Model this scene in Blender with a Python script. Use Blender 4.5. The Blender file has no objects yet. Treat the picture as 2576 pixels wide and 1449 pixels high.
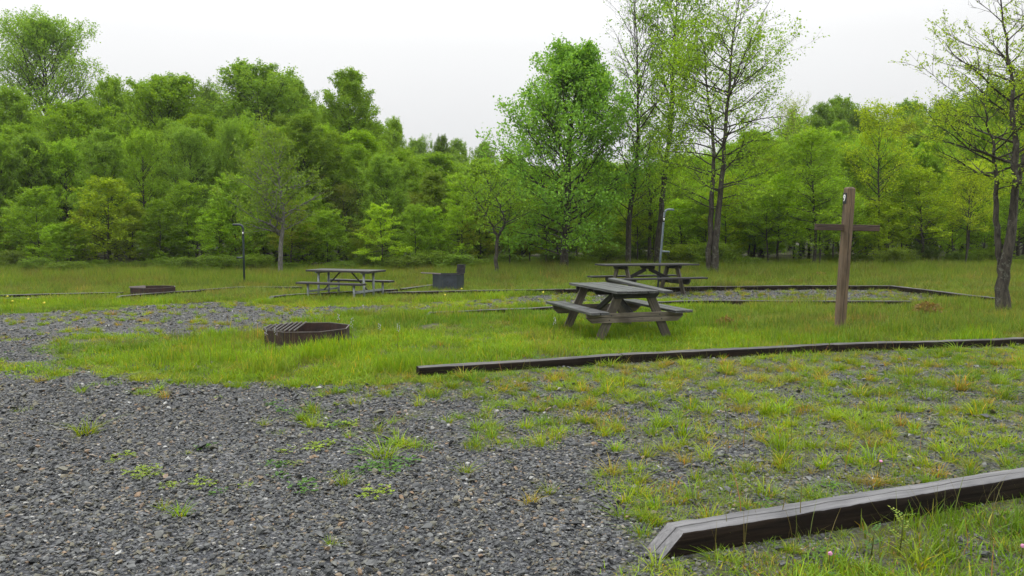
import bpy, bmesh, math, random
import numpy as np
from mathutils import Vector, Matrix

# ------------------------------------------------------------------ camera, world, sun, exposure
scene = bpy.context.scene
COL = scene.collection
CAM_H, PITCH = 1.6, 0.0730
cam_data = bpy.data.cameras.new("camera")
cam = bpy.data.objects.new("camera", cam_data)
COL.objects.link(cam)
cam_data.sensor_width = 36.0
cam_data.lens = 27.8
cam_data.clip_start = 0.05
cam_data.clip_end = 2000.0
cam.location = (0, 0, CAM_H)
cam.rotation_euler = (math.pi / 2 - PITCH, 0, 0)
scene.camera = cam

world = bpy.data.worlds.new("World")
scene.world = world
world.use_nodes = True
wt = world.node_tree
wt.nodes.clear()
w_out = wt.nodes.new("ShaderNodeOutputWorld")
w_bg = wt.nodes.new("ShaderNodeBackground")
w_sky = wt.nodes.new("ShaderNodeTexSky")
w_sky.sky_type = 'NISHITA'
w_sky.sun_disc = False
w_sky.sun_elevation = math.radians(55)
w_sky.sun_rotation = math.radians(-40)
w_sky.air_density = 1.0
w_sky.dust_density = 6.0
w_hsv = wt.nodes.new("ShaderNodeHueSaturation")
w_hsv.inputs['Saturation'].default_value = 0.12
w_geo = wt.nodes.new("ShaderNodeTexCoord")
w_sep = wt.nodes.new("ShaderNodeSeparateXYZ")
w_ramp = wt.nodes.new("ShaderNodeValToRGB")      # overcast sky: zenith about three times the horizon
e = w_ramp.color_ramp.elements
e[0].position = 0.0; e[0].color = (5.25, 5.32, 5.42, 1)
e[1].position = 1.0; e[1].color = (21.5, 21.8, 22.2, 1)
for p_, c_ in ((0.11, (5.62, 5.68, 5.76)), (0.22, (6.5, 6.55, 6.6)), (0.34, (8.8, 8.9, 9.0)), (0.5, (13.2, 13.4, 13.6))):
    m_ = w_ramp.color_ramp.elements.new(p_); m_.color = (*c_, 1)
w_noise = wt.nodes.new("ShaderNodeTexNoise")
w_noise.inputs['Scale'].default_value = 1.7
w_noise.inputs['Detail'].default_value = 3.0
w_nr = wt.nodes.new("ShaderNodeMapRange")
w_nr.inputs['To Min'].default_value = 0.93; w_nr.inputs['To Max'].default_value = 1.10
w_mul = wt.nodes.new("ShaderNodeMix"); w_mul.data_type = 'RGBA'; w_mul.blend_type = 'MULTIPLY'
w_mul.inputs[0].default_value = 1.0
w_mix = wt.nodes.new("ShaderNodeMix"); w_mix.data_type = 'RGBA'
w_mix.inputs[0].default_value = 0.9
L_ = wt.links.new
L_(w_geo.outputs['Generated'], w_sep.inputs[0])
L_(w_sep.outputs['Z'], w_ramp.inputs[0])
L_(w_geo.outputs['Generated'], w_noise.inputs['Vector'])
L_(w_noise.outputs['Fac'], w_nr.inputs['Value'])
L_(w_ramp.outputs['Color'], w_mul.inputs[6])
L_(w_nr.outputs['Result'], w_mul.inputs[7])
L_(w_sky.outputs['Color'], w_hsv.inputs['Color'])
L_(w_hsv.outputs['Color'], w_mix.inputs[6])
L_(w_mul.outputs[2], w_mix.inputs[7])
L_(w_mix.outputs[2], w_bg.inputs['Color'])
w_bg.inputs['Strength'].default_value = 0.105
L_(w_bg.outputs[0], w_out.inputs['Surface'])

sun_data = bpy.data.lights.new("sun", 'SUN')
sun_data.energy = 0.7
sun_data.angle = math.radians(35)
sun_data.color = (1.0, 0.97, 0.92)
sun = bpy.data.objects.new("sun", sun_data)
COL.objects.link(sun)
sun.rotation_euler = (math.radians(35), 0, math.radians(-140))   # 55 degrees high, ahead and to the left

scene.view_settings.view_transform = 'Standard'
scene.view_settings.look = 'None'
scene.view_settings.exposure = 0.5
scene.view_settings.gamma = 1.0
scene.cycles.max_bounces = 6
scene.cycles.diffuse_bounces = 3
scene.cycles.glossy_bounces = 2
scene.cycles.transmission_bounces = 3
scene.cycles.transparent_max_bounces = 4
scene.cycles.use_denoising = True

# ------------------------------------------------------------------ measuring helpers (photograph 2576 px wide)
F_PX = 27.8 / 36.0 * 2576
CP, SP = math.cos(PITCH), math.sin(PITCH)

def ray(x, y):
    """(X/Y, Z/Y) slope of the sight line through a measured point."""
    u = (x - 1288) / F_PX; v = -(y - 724.5) / F_PX
    yy = CP + v * SP; zz = v * CP - SP
    return u / yy, zz / yy

def smooth(t):
    t = np.clip(t, 0, 1)
    return t * t * (3 - 2 * t)

def ground_z(x, y):
    x = np.asarray(x, float); y = np.asarray(y, float)
    z = -0.2 * smooth((y - 12.5) / 8) * smooth((3 - x) / 9)
    z = z + 0.9 * smooth((y - 60) / 100) + 0.012 * np.sin(x * 0.9 + 1.3) * np.sin(y * 0.7) * smooth((y - 5) / 4)
    return z

def on_ground(x, y, dz=0.0):
    a, b = ray(x, y)
    d = (CAM_H - dz) / -b
    for _ in range(25):
        d = (CAM_H - dz - float(ground_z(a * d, d))) / -b
    return Vector((a * d, d, CAM_H + b * d - dz))

def at_depth(x, y, d):
    a, b = ray(x, y)
    return Vector((a * d, d, CAM_H + b * d))

def to_photo(X, Y, Z=0.0):
    dz = Z - CAM_H
    zc = Y * CP - dz * SP; yc = Y * SP + dz * CP
    zc = np.maximum(zc, 0.05)
    return 1288 + X / zc * F_PX, 724.5 - yc / zc * F_PX

rng = np.random.default_rng(7)

def vnoise(x, y, s, seed=0):
    """smooth value noise 0..1"""
    x = np.asarray(x, float) * s + 1000.3; y = np.asarray(y, float) * s + 1000.7
    xi = np.floor(x).astype(np.int64); yi = np.floor(y).astype(np.int64)
    fx = x - xi; fy = y - yi
    fx = fx * fx * (3 - 2 * fx); fy = fy * fy * (3 - 2 * fy)
    def h(a, b):
        n = (a * 374761393 + b * 668265263 + seed * 2147483647) & 0xFFFFFFFF
        n = ((n ^ (n >> 13)) * 1274126177) & 0xFFFFFFFF
        return ((n ^ (n >> 16)) & 0xFFFF) / 65535.0
    return (h(xi, yi) * (1 - fx) + h(xi + 1, yi) * fx) * (1 - fy) + (h(xi, yi + 1) * (1 - fx) + h(xi + 1, yi + 1) * fx) * fy

def fbm(x, y, s, seed=0):
    return (vnoise(x, y, s, seed) * 0.55 + vnoise(x, y, s * 2.3, seed + 1) * 0.3 + vnoise(x, y, s * 5.1, seed + 2) * 0.15)

def in_poly(px, py, poly):
    inside = np.zeros(px.shape, bool)
    n = len(poly); j = n - 1
    for i in range(n):
        xi, yi = poly[i]; xj, yj = poly[j]
        c = ((yi > py) != (yj > py)) & (px < (xj - xi) * (py - yi) / ((yj - yi) + 1e-12) + xi)
        inside ^= c
        j = i
    return inside

# ------------------------------------------------------------------ object helpers
def tag(o, label=None, cat=None, group=None, kind=None):
    if label: o['label'] = label
    if cat: o['category'] = cat
    if group: o['group'] = group
    if kind: o['kind'] = kind
    return o

def empty(name, loc, rz=0.0):
    o = bpy.data.objects.new(name, None)
    COL.objects.link(o)
    o.location = loc; o.rotation_euler = (0, 0, rz)
    o.empty_display_size = 0.1
    return o

def np_mesh(name, v, f, mats, attrs=None, smooth_faces=False, midx=None):
    """v (n,3), f (m,k): one mesh from arrays; attrs {name: (domain, type, array)}"""
    me = bpy.data.meshes.new(name)
    v = np.ascontiguousarray(v, np.float32); f = np.ascontiguousarray(f, np.int32)
    me.vertices.add(len(v)); me.vertices.foreach_set('co', v.ravel())
    if len(f):
        k = f.shape[1]
        me.loops.add(f.size); me.loops.foreach_set('vertex_index', f.ravel())
        me.polygons.add(len(f))
        me.polygons.foreach_set('loop_start', np.arange(0, f.size, k, dtype=np.int32))
        if smooth_faces: me.polygons.foreach_set('use_smooth', np.ones(len(f), bool))
        if midx is not None: me.polygons.foreach_set('material_index', np.asarray(midx, np.int32))
    for m in mats: me.materials.append(m)
    for an, (dom, typ, arr) in (attrs or {}).items():
        a = me.attributes.new(an, typ, dom)
        key = {'FLOAT': 'value', 'FLOAT_VECTOR': 'vector', 'INT': 'value', 'FLOAT_COLOR': 'color'}[typ]
        a.data.foreach_set(key, np.ascontiguousarray(arr, np.int32 if typ == 'INT' else np.float32).ravel())
    me.update(calc_edges=True)
    return me

def link(name, me, parent=None):
    o = bpy.data.objects.new(name, me)
    COL.objects.link(o)
    o.parent = parent
    return o

# ------------------------------------------------------------------ materials
def new_mat(name):
    m = bpy.data.materials.new(name)
    m.use_nodes = True
    nt = m.node_tree
    for n in list(nt.nodes): nt.nodes.remove(n)
    out = nt.nodes.new('ShaderNodeOutputMaterial')
    return m, nt, out

def N(nt, t, **kw):
    n = nt.nodes.new(t)
    for k, v in kw.items():
        if k in n.inputs.keys(): n.inputs[k].default_value = v
        else: setattr(n, k, v)
    return n

def ramp(nt, stops, interp='LINEAR'):
    r = nt.nodes.new('ShaderNodeValToRGB')
    r.color_ramp.interpolation = interp
    e = r.color_ramp.elements
    e[0].position = stops[0][0]; e[0].color = (*stops[0][1], 1)
    e[1].position = stops[-1][0]; e[1].color = (*stops[-1][1], 1)
    for p, c in stops[1:-1]:
        n = e.new(p); n.color = (*c, 1)
    return r

def mixc(nt, a, b, fac, mode='MIX'):
    m = nt.nodes.new('ShaderNodeMix'); m.data_type = 'RGBA'; m.blend_type = mode
    for s, i in ((fac, 0), (a, 6), (b, 7)):
        if hasattr(s, 'is_linked') or isinstance(s, bpy.types.NodeSocket): nt.links.new(s, m.inputs[i])
        elif i == 0: m.inputs[0].default_value = s
        else: m.inputs[i].default_value = (*s, 1)
    return m.outputs[2]

def math_n(nt, op, a, b=None, c=None, clamp=False):
    m = nt.nodes.new('ShaderNodeMath'); m.operation = op; m.use_clamp = clamp
    for i, s in enumerate((a, b, c)):
        if s is None: continue
        if isinstance(s, bpy.types.NodeSocket): nt.links.new(s, m.inputs[i])
        else: m.inputs[i].default_value = s
    return m.outputs[0]

def leafy(nt, out, color, rough=0.5, trans=0.42, gloss=0.012):
    d = N(nt, 'ShaderNodeBsdfDiffuse'); t = N(nt, 'ShaderNodeBsdfTranslucent')
    g = N(nt, 'ShaderNodeBsdfGlossy', Roughness=rough)
    g.inputs['Color'].default_value = (0.9, 0.95, 0.9, 1)
    nt.links.new(color, d.inputs[0])
    tc = mixc(nt, color, (1.25, 1.2, 0.5), 1.0, 'MULTIPLY')
    nt.links.new(tc, t.inputs[0])
    m1 = N(nt, 'ShaderNodeMixShader'); m1.inputs[0].default_value = trans
    nt.links.new(d.outputs[0], m1.inputs[1]); nt.links.new(t.outputs[0], m1.inputs[2])
    m2 = N(nt, 'ShaderNodeMixShader'); m2.inputs[0].default_value = gloss
    nt.links.new(m1.outputs[0], m2.inputs[1]); nt.links.new(g.outputs[0], m2.inputs[2])
    nt.links.new(m2.outputs[0], out.inputs['Surface'])

def make_leaf_mat():
    m, nt, out = new_mat('tree_leaves')
    oi = N(nt, 'ShaderNodeObjectInfo')
    at = N(nt, 'ShaderNodeAttribute'); at.attribute_name = 'tint'
    r = ramp(nt, [(0, (0.55, 0.62, 0.7)), (0.5, (1, 1, 1)), (1, (1.5, 1.32, 1.1))])
    nt.links.new(at.outputs['Fac'], r.inputs[0])
    c = mixc(nt, oi.outputs['Color'], r.outputs[0], 1.0, 'MULTIPLY')
    leafy(nt, out, c)
    return m
LEAF = make_leaf_mat()

def make_grass_mat(name, base_mul=(0.75, 0.62, 0.55), gloss=0.015):
    m, nt, out = new_mat(name)
    ic = N(nt, 'ShaderNodeAttribute'); ic.attribute_name = 'col'; ic.attribute_type = 'INSTANCER'
    tp = N(nt, 'ShaderNodeAttribute'); tp.attribute_name = 'tip'
    br = N(nt, 'ShaderNodeAttribute'); br.attribute_name = 'br'
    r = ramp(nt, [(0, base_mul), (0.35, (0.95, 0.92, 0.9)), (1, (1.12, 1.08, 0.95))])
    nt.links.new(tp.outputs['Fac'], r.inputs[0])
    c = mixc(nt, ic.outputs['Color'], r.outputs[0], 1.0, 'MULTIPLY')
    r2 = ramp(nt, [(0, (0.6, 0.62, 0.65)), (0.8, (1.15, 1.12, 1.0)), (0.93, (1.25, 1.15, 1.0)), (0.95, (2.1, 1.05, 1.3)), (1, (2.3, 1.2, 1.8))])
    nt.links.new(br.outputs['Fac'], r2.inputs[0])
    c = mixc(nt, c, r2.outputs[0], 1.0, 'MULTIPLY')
    leafy(nt, out, c, trans=0.4, gloss=gloss, rough=0.4)
    return m
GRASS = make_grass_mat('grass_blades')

def make_bark(name, dark, light, lichen=0.35, scale=1.0):
    m, nt, out = new_mat(name)
    tc = N(nt, 'ShaderNodeTexCoord')
    mp = N(nt, 'ShaderNodeMapping'); mp.inputs['Scale'].default_value = (9 * scale, 9 * scale, 2.2 * scale)
    nt.links.new(tc.outputs['Object'], mp.inputs[0])
    n1 = N(nt, 'ShaderNodeTexNoise', Scale=2.2, Detail=6.0, Roughness=0.7)
    nt.links.new(mp.outputs[0], n1.inputs['Vector'])
    r1 = ramp(nt, [(0.35, dark), (0.65, light)])
    nt.links.new(n1.outputs['Fac'], r1.inputs[0])
    n2 = N(nt, 'ShaderNodeTexNoise', Scale=7.0, Detail=4.0, Roughness=0.75)
    nt.links.new(tc.outputs['Object'], n2.inputs['Vector'])
    r2 = ramp(nt, [(0.60 - 0.1 * lichen, (0, 0, 0)), (0.66 - 0.1 * lichen, (1, 1, 1))])
    nt.links.new(n2.outputs['Fac'], r2.inputs[0])
    c = mixc(nt, r1.outputs[0], (0.20, 0.21, 0.17), math_n(nt, 'MULTIPLY', r2.outputs[0], lichen))
    p = N(nt, 'ShaderNodeBsdfPrincipled', Roughness=0.9)
    p.inputs['Specular IOR Level'].default_value = 0.2
    nt.links.new(c, p.inputs['Base Color'])
    b = N(nt, 'ShaderNodeBump', Strength=0.8, Distance=0.03)
    nt.links.new(n1.outputs['Fac'], b.inputs['Height']); nt.links.new(b.outputs[0], p.inputs['Normal'])
    nt.links.new(p.outputs[0], out.inputs[0])
    return m
BARK = make_bark('dark_lichened_bark', (0.020, 0.018, 0.014), (0.085, 0.074, 0.058), 0.4)
BARK_GREY = make_bark('grey_bark', (0.06, 0.055, 0.05), (0.24, 0.23, 0.205), 0.5)
BARK_FOREST = make_bark('forest_bark', (0.018, 0.016, 0.012), (0.07, 0.064, 0.05), 0.3)

def make_wood(name, dark, light, wet=0.55, crack=True, stain=None, green=0.0, gscale=1.0, spec=0.4):
    """weathered timber; 'gco' holds coordinates along / across the grain in metres"""
    m, nt, out = new_mat(name)
    at = N(nt, 'ShaderNodeAttribute'); at.attribute_name = 'gco'
    mp = N(nt, 'ShaderNodeMapping'); mp.inputs['Scale'].default_value = (1.6, 45 * gscale, 45 * gscale)
    nt.links.new(at.outputs['Vector'], mp.inputs[0])
    n1 = N(nt, 'ShaderNodeTexNoise', Scale=1.0, Detail=5.0, Roughness=0.65, Distortion=0.6)
    nt.links.new(mp.outputs[0], n1.inputs['Vector'])
    mp2 = N(nt, 'ShaderNodeMapping'); mp2.inputs['Scale'].default_value = (2.0, 5, 5)
    nt.links.new(at.outputs['Vector'], mp2.inputs[0])
    n2 = N(nt, 'ShaderNodeTexNoise', Scale=1.3, Detail=4.0, Roughness=0.6)
    nt.links.new(mp2.outputs[0], n2.inputs['Vector'])
    r1 = ramp(nt, [(0.3, dark), (0.7, light)])
    nt.links.new(n1.outputs['Fac'], r1.inputs[0])
    r2 = ramp(nt, [(0.3, (0.55, 0.55, 0.56)), (0.7, (1.2, 1.18, 1.15))])
    nt.links.new(n2.outputs['Fac'], r2.inputs[0])
    c = mixc(nt, r1.outputs[0], r2.outputs[0], 1.0, 'MULTIPLY')
    if stain:
        n3 = N(nt, 'ShaderNodeTexNoise', Scale=3.1, Detail=3.0)
        nt.links.new(at.outputs['Vector'], n3.inputs['Vector'])
        r3 = ramp(nt, [(0.52, (0, 0, 0)), (0.6, (1, 1, 1))])
        nt.links.new(n3.outputs['Fac'], r3.inputs[0])
        c = mixc(nt, c, stain, math_n(nt, 'MULTIPLY', r3.outputs[0], 0.6))
    sep = N(nt, 'ShaderNodeSeparateXYZ'); nt.links.new(at.outputs['Vector'], sep.inputs[0])
    h = n1.outputs['Fac']
    if crack:
        cx = N(nt, 'ShaderNodeCombineXYZ'); nt.links.new(sep.outputs[0], cx.inputs[0])
        n4 = N(nt, 'ShaderNodeTexNoise', Scale=1.4, Detail=3.0, Roughness=0.5)
        nt.links.new(cx.outputs[0], n4.inputs['Vector'])
        off = math_n(nt, 'MULTIPLY', math_n(nt, 'SUBTRACT', n4.outputs['Fac'], 0.5), 0.09)
        d = math_n(nt, 'ABSOLUTE', math_n(nt, 'SUBTRACT', sep.outputs[1], off))
        r4 = ramp(nt, [(0.0015, (1, 1, 1)), (0.0045, (0, 0, 0))])
        nt.links.new(d, r4.inputs[0])
        c = mixc(nt, c, (0.01, 0.009, 0.008), math_n(nt, 'MULTIPLY', r4.outputs[0], 0.9))
        h = math_n(nt, 'SUBTRACT', h, math_n(nt, 'MULTIPLY', r4.outputs[0], 2.0))
        # knots: rare rings stretched along the grain
        mpk = N(nt, 'ShaderNodeMapping'); mpk.inputs['Scale'].default_value = (1.4, 5.5, 5.5)
        nt.links.new(at.outputs['Vector'], mpk.inputs[0])
        vk = N(nt, 'ShaderNodeTexVoronoi', Scale=1.0); nt.links.new(mpk.outputs[0], vk.inputs['Vector'])
        rk = ramp(nt, [(0.0, (0.6, 0.6, 0.6)), (0.045, (0.35, 0.35, 0.35)), (0.07, (1, 1, 1)), (0.085, (0, 0, 0))])
        nt.links.new(vk.outputs['Distance'], rk.inputs[0])
        c = mixc(nt, c, (0.02, 0.016, 0.013), math_n(nt, 'MULTIPLY', rk.outputs[0], 0.75))
    p = N(nt, 'ShaderNodeBsdfPrincipled', Roughness=wet)
    p.inputs['Specular IOR Level'].default_value = spec
    nt.links.new(c, p.inputs['Base Color'])
    b = N(nt, 'ShaderNodeBump', Strength=0.9, Distance=0.006)
    nt.links.new(h, b.inputs['Height']); nt.links.new(b.outputs[0], p.inputs['Normal'])
    nt.links.new(p.outputs[0], out.inputs[0])
    return m
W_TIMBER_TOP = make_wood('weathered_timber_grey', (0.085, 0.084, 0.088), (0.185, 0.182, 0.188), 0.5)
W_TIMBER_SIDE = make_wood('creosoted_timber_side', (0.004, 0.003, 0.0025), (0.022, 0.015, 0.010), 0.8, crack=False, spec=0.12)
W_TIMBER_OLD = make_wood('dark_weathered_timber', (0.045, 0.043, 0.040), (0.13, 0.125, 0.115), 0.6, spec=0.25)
W_TOP = make_wood('wet_grey_tabletop', (0.025, 0.027, 0.027), (0.115, 0.118, 0.116), 0.42, gscale=0.7)
W_LEG = make_wood('weathered_table_leg', (0.04, 0.035, 0.026), (0.165, 0.142, 0.105), 0.65, stain=(0.05, 0.042, 0.032), crack=False)
W_BEAM = make_wood('bleached_cross_beam', (0.08, 0.068, 0.05), (0.25, 0.215, 0.165), 0.65, stain=(0.05, 0.035, 0.025))
W_DARK = make_wood('dark_wet_wood', (0.014, 0.014, 0.014), (0.05, 0.048, 0.045), 0.6, crack=False)
W_POST = make_wood('brown_post_wood', (0.055, 0.036, 0.020), (0.19, 0.135, 0.082), 0.8, stain=(0.12, 0.085, 0.055), gscale=0.8)
W_BAR = make_wood('brown_crossbar_wood', (0.025, 0.015, 0.010), (0.10, 0.062, 0.042), 0.7)
W_RECYCLED = make_wood('charcoal_plastic_plank', (0.030, 0.027, 0.028), (0.05, 0.046, 0.047), 0.38, crack=False)

def make_plain(name, c1, c2, rough=0.6, metal=0.0, scale=6.0, bump=0.0, spots=None):
    m, nt, out = new_mat(name)
    tc = N(nt, 'ShaderNodeTexCoord')
    n1 = N(nt, 'ShaderNodeTexNoise', Scale=scale, Detail=5.0, Roughness=0.65)
    nt.links.new(tc.outputs['Object'], n1.inputs['Vector'])
    r = ramp(nt, [(0.35, c1), (0.65, c2)])
    nt.links.new(n1.outputs['Fac'], r.inputs[0])
    c = r.outputs[0]
    if spots:
        n2 = N(nt, 'ShaderNodeTexNoise', Scale=scale * 4, Detail=3.0)
        nt.links.new(tc.outputs['Object'], n2.inputs['Vector'])
        r2 = ramp(nt, [(0.6, (0, 0, 0)), (0.68, (1, 1, 1))])
        nt.links.new(n2.outputs['Fac'], r2.inputs[0])
        c = mixc(nt, c, spots, r2.outputs[0])
    p = N(nt, 'ShaderNodeBsdfPrincipled', Roughness=rough, Metallic=metal)
    nt.links.new(c, p.inputs['Base Color'])
    if bump:
        b = N(nt, 'ShaderNodeBump', Strength=bump, Distance=0.005)
        nt.links.new(n1.outputs['Fac'], b.inputs['Height']); nt.links.new(b.outputs[0], p.inputs['Normal'])
    nt.links.new(p.outputs[0], out.inputs[0])
    return m
RUST = make_plain('rusted_steel', (0.013, 0.007, 0.005), (0.048, 0.020, 0.012), 0.8, 0.0, 7.0, 0.5, spots=(0.035, 0.028, 0.025))
RUST_EDGE = make_plain('worn_steel_edge', (0.06, 0.045, 0.042), (0.14, 0.115, 0.105), 0.6, 0.2, 20.0)
GRATE = make_plain('dull_steel_bars', (0.05, 0.042, 0.04), (0.12, 0.105, 0.10), 0.5, 0.3, 20.0)
BLUESTEEL = make_plain('blue_grey_painted_steel', (0.014, 0.020, 0.028), (0.035, 0.046, 0.060), 0.5, 0.0, 5.0, 0.2, spots=(0.03, 0.03, 0.033))
GALV = make_plain('galvanised_pipe', (0.20, 0.22, 0.235), (0.36, 0.38, 0.40), 0.5, 0.3, 9.0, 0.2)
BLUEPIPE = make_plain('blue_grey_painted_pipe', (0.08, 0.105, 0.12), (0.15, 0.185, 0.205), 0.5, 0.0, 8.0, 0.2, spots=(0.2, 0.2, 0.2))
DARKPIPE = make_plain('dark_green_painted_pipe', (0.008, 0.016, 0.018), (0.022, 0.036, 0.038), 0.42, 0.0, 8.0, 0.1)
DARKMETAL = make_plain('blackened_iron', (0.015, 0.014, 0.015), (0.045, 0.042, 0.042), 0.6, 0.2, 14.0, 0.2)
WHITE = make_plain('white_paint', (0.72, 0.72, 0.70), (0.82, 0.82, 0.80), 0.6, 0, 10)
BLACK = make_plain('black_plaque', (0.008, 0.009, 0.012), (0.016, 0.017, 0.02), 0.45, 0, 10)
PETAL_W = make_plain('white_petals', (0.34, 0.33, 0.38), (0.55, 0.53, 0.58), 0.6, 0, 30)
PETAL_P = make_plain('pink_petals', (0.42, 0.14, 0.28), (0.60, 0.26, 0.42), 0.6, 0, 30)
PETAL_Y = make_plain('yellow_petals', (0.62, 0.52, 0.03), (0.75, 0.66, 0.06), 0.6, 0, 30)

def flat_leaf_mat(name, c1, c2):
    m, nt, out = new_mat(name)
    at = N(nt, 'ShaderNodeAttribute'); at.attribute_name = 'tint'
    r = ramp(nt, [(0, c1), (1, c2)])
    nt.links.new(at.outputs['Fac'], r.inputs[0])
    leafy(nt, out, r.outputs[0])
    return m
SEEDLING = flat_leaf_mat('seedling_leaves', (0.10, 0.20, 0.035), (0.30, 0.34, 0.06))
STEM = flat_leaf_mat('weed_stems', (0.10, 0.11, 0.03), (0.17, 0.12, 0.05))
CLOVER = flat_leaf_mat('clover_leaves', (0.045, 0.13, 0.035), (0.11, 0.24, 0.05))
BROWNLEAF = flat_leaf_mat('russet_leaves', (0.13, 0.085, 0.03), (0.30, 0.21, 0.07))

def make_ground_mat():
    m, nt, out = new_mat('ground_gravel_and_soil')
    tc = N(nt, 'ShaderNodeTexCoord')
    pos = tc.outputs['Object']
    v = N(nt, 'ShaderNodeTexVoronoi', Scale=48.0); nt.links.new(pos, v.inputs['Vector'])
    sc = N(nt, 'ShaderNodeSeparateColor'); nt.links.new(v.outputs['Color'], sc.inputs[0])
    r = ramp(nt, [(0, (0.025, 0.027, 0.032)), (0.35, (0.065, 0.069, 0.076)), (0.7, (0.12, 0.125, 0.13)), (0.86, (0.19, 0.19, 0.185)), (0.9, (0.14, 0.12, 0.08)), (0.97, (0.2, 0.17, 0.12)), (1, (0.42, 0.42, 0.4))])
    nt.links.new(sc.outputs[0], r.inputs[0])
    rd = ramp(nt, [(0.2, (1, 1, 1)), (0.75, (0.35, 0.34, 0.33))])
    nt.links.new(v.outputs['Distance'], rd.inputs[0])
    gravel = mixc(nt, r.outputs[0], rd.outputs[0], 1.0, 'MULTIPLY')
    nb = N(nt, 'ShaderNodeTexNoise', Scale=0.7, Detail=4.0); nt.links.new(pos, nb.inputs['Vector'])
    rb = ramp(nt, [(0.3, (0.85, 0.84, 0.82)), (0.7, (1.25, 1.25, 1.27))]); nt.links.new(nb.outputs['Fac'], rb.inputs[0])
    gravel = mixc(nt, gravel, rb.outputs[0], 1.0, 'MULTIPLY')
    ns = N(nt, 'ShaderNodeTexNoise', Scale=14.0, Detail=6.0, Roughness=0.75); nt.links.new(pos, ns.inputs['Vector'])
    rs = ramp(nt, [(0.3, (0.022, 0.020, 0.010)), (0.5, (0.06, 0.062, 0.022)), (0.7, (0.095, 0.10, 0.03))]); nt.links.new(ns.outputs['Fac'], rs.inputs[0])
    cov = N(nt, 'ShaderNodeAttribute'); cov.attribute_name = 'cover'
    n2 = N(nt, 'ShaderNodeTexNoise', Scale=9.0, Detail=5.0, Roughness=0.8); nt.links.new(pos, n2.inputs['Vector'])
    f = math_n(nt, 'ADD', cov.outputs['Fac'], math_n(nt, 'MULTIPLY', math_n(nt, 'SUBTRACT', n2.outputs['Fac'], 0.5), 1.1))
    rf = ramp(nt, [(0.80, (0, 0, 0)), (1.0, (1, 1, 1))]); nt.links.new(f, rf.inputs[0])
    c = mixc(nt, gravel, rs.outputs[0], rf.outputs[0])
    p = N(nt, 'ShaderNodeBsdfPrincipled', Roughness=0.85)
    p.inputs['Specular IOR Level'].default_value = 0.25
    nt.links.new(c, p.inputs['Base Color'])
    h = mixc(nt, v.outputs['Distance'], ns.outputs['Fac'], rf.outputs[0])
    b = N(nt, 'ShaderNodeBump', Strength=0.9, Distance=-0.012)
    nt.links.new(h, b.inputs['Height']); nt.links.new(b.outputs[0], p.inputs['Normal'])
    nt.links.new(p.outputs[0], out.inputs[0])
    return m
GROUND = make_ground_mat()

def make_stone_mat():
    m, nt, out = new_mat('slate_gravel')
    oi = N(nt, 'ShaderNodeObjectInfo')
    r = ramp(nt, [(0, (0.022, 0.024, 0.025)), (0.3, (0.052, 0.055, 0.055)), (0.60, (0.084, 0.087, 0.084)), (0.76, (0.125, 0.128, 0.122)),
                  (0.80, (0.075, 0.074, 0.055)), (0.92, (0.135, 0.125, 0.085)), (0.965, (0.19, 0.12, 0.065)), (0.985, (0.20, 0.19, 0.165)), (0.997, (0.33, 0.33, 0.31))])
    nt.links.new(oi.outputs['Random'], r.inputs[0])
    tc = N(nt, 'ShaderNodeTexCoord')
    n = N(nt, 'ShaderNodeTexNoise', Scale=1.5, Detail=4.0); nt.links.new(tc.outputs['Object'], n.inputs['Vector'])
    rr = ramp(nt, [(0.3, (0.75, 0.75, 0.75)), (0.7, (1.2, 1.2, 1.2))]); nt.links.new(n.outputs['Fac'], rr.inputs[0])
    c = mixc(nt, r.outputs[0], rr.outputs[0], 1.0, 'MULTIPLY')
    p = N(nt, 'ShaderNodeBsdfPrincipled', Roughness=0.6)
    p.inputs['Specular IOR Level'].default_value = 0.4
    nt.links.new(c, p.inputs['Base Color'])
    nt.links.new(p.outputs[0], out.inputs[0])
    return m
STONE = make_stone_mat()

# ------------------------------------------------------------------ the ground map: gravel road and pads, grass elsewhere
GRAVEL_POLY = [(-9000, 9000), (-9000, 745), (-400, 772), (0, 786), (250, 768), (400, 752), (530, 742), (640, 742), (700, 757), (1000, 756),
               (1420, 737), (1700, 734), (1700, 752), (1420, 764), (1180, 770), (1000, 777), (850, 792), (740, 815), (600, 838), (330, 842), (190, 848), (135, 870),
               (150, 897), (200, 916), (300, 938), (480, 962), (700, 970), (860, 964), (1060, 955), (1150, 948), (1400, 925),
               (1800, 900), (2200, 880), (2576, 868), (6000, 800), (9000, 900), (2576, 1215), (1700, 1450), (1640, 1520), (1200, 9000)]
FAR_PAD = [(1690, 726), (2240, 723), (2400, 742), (2280, 757), (1690, 757)]
SPIT = [(-160, 905), (0, 908), (80, 910), (130, 925), (100, 940), (0, 938), (-160, 935)]

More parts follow.
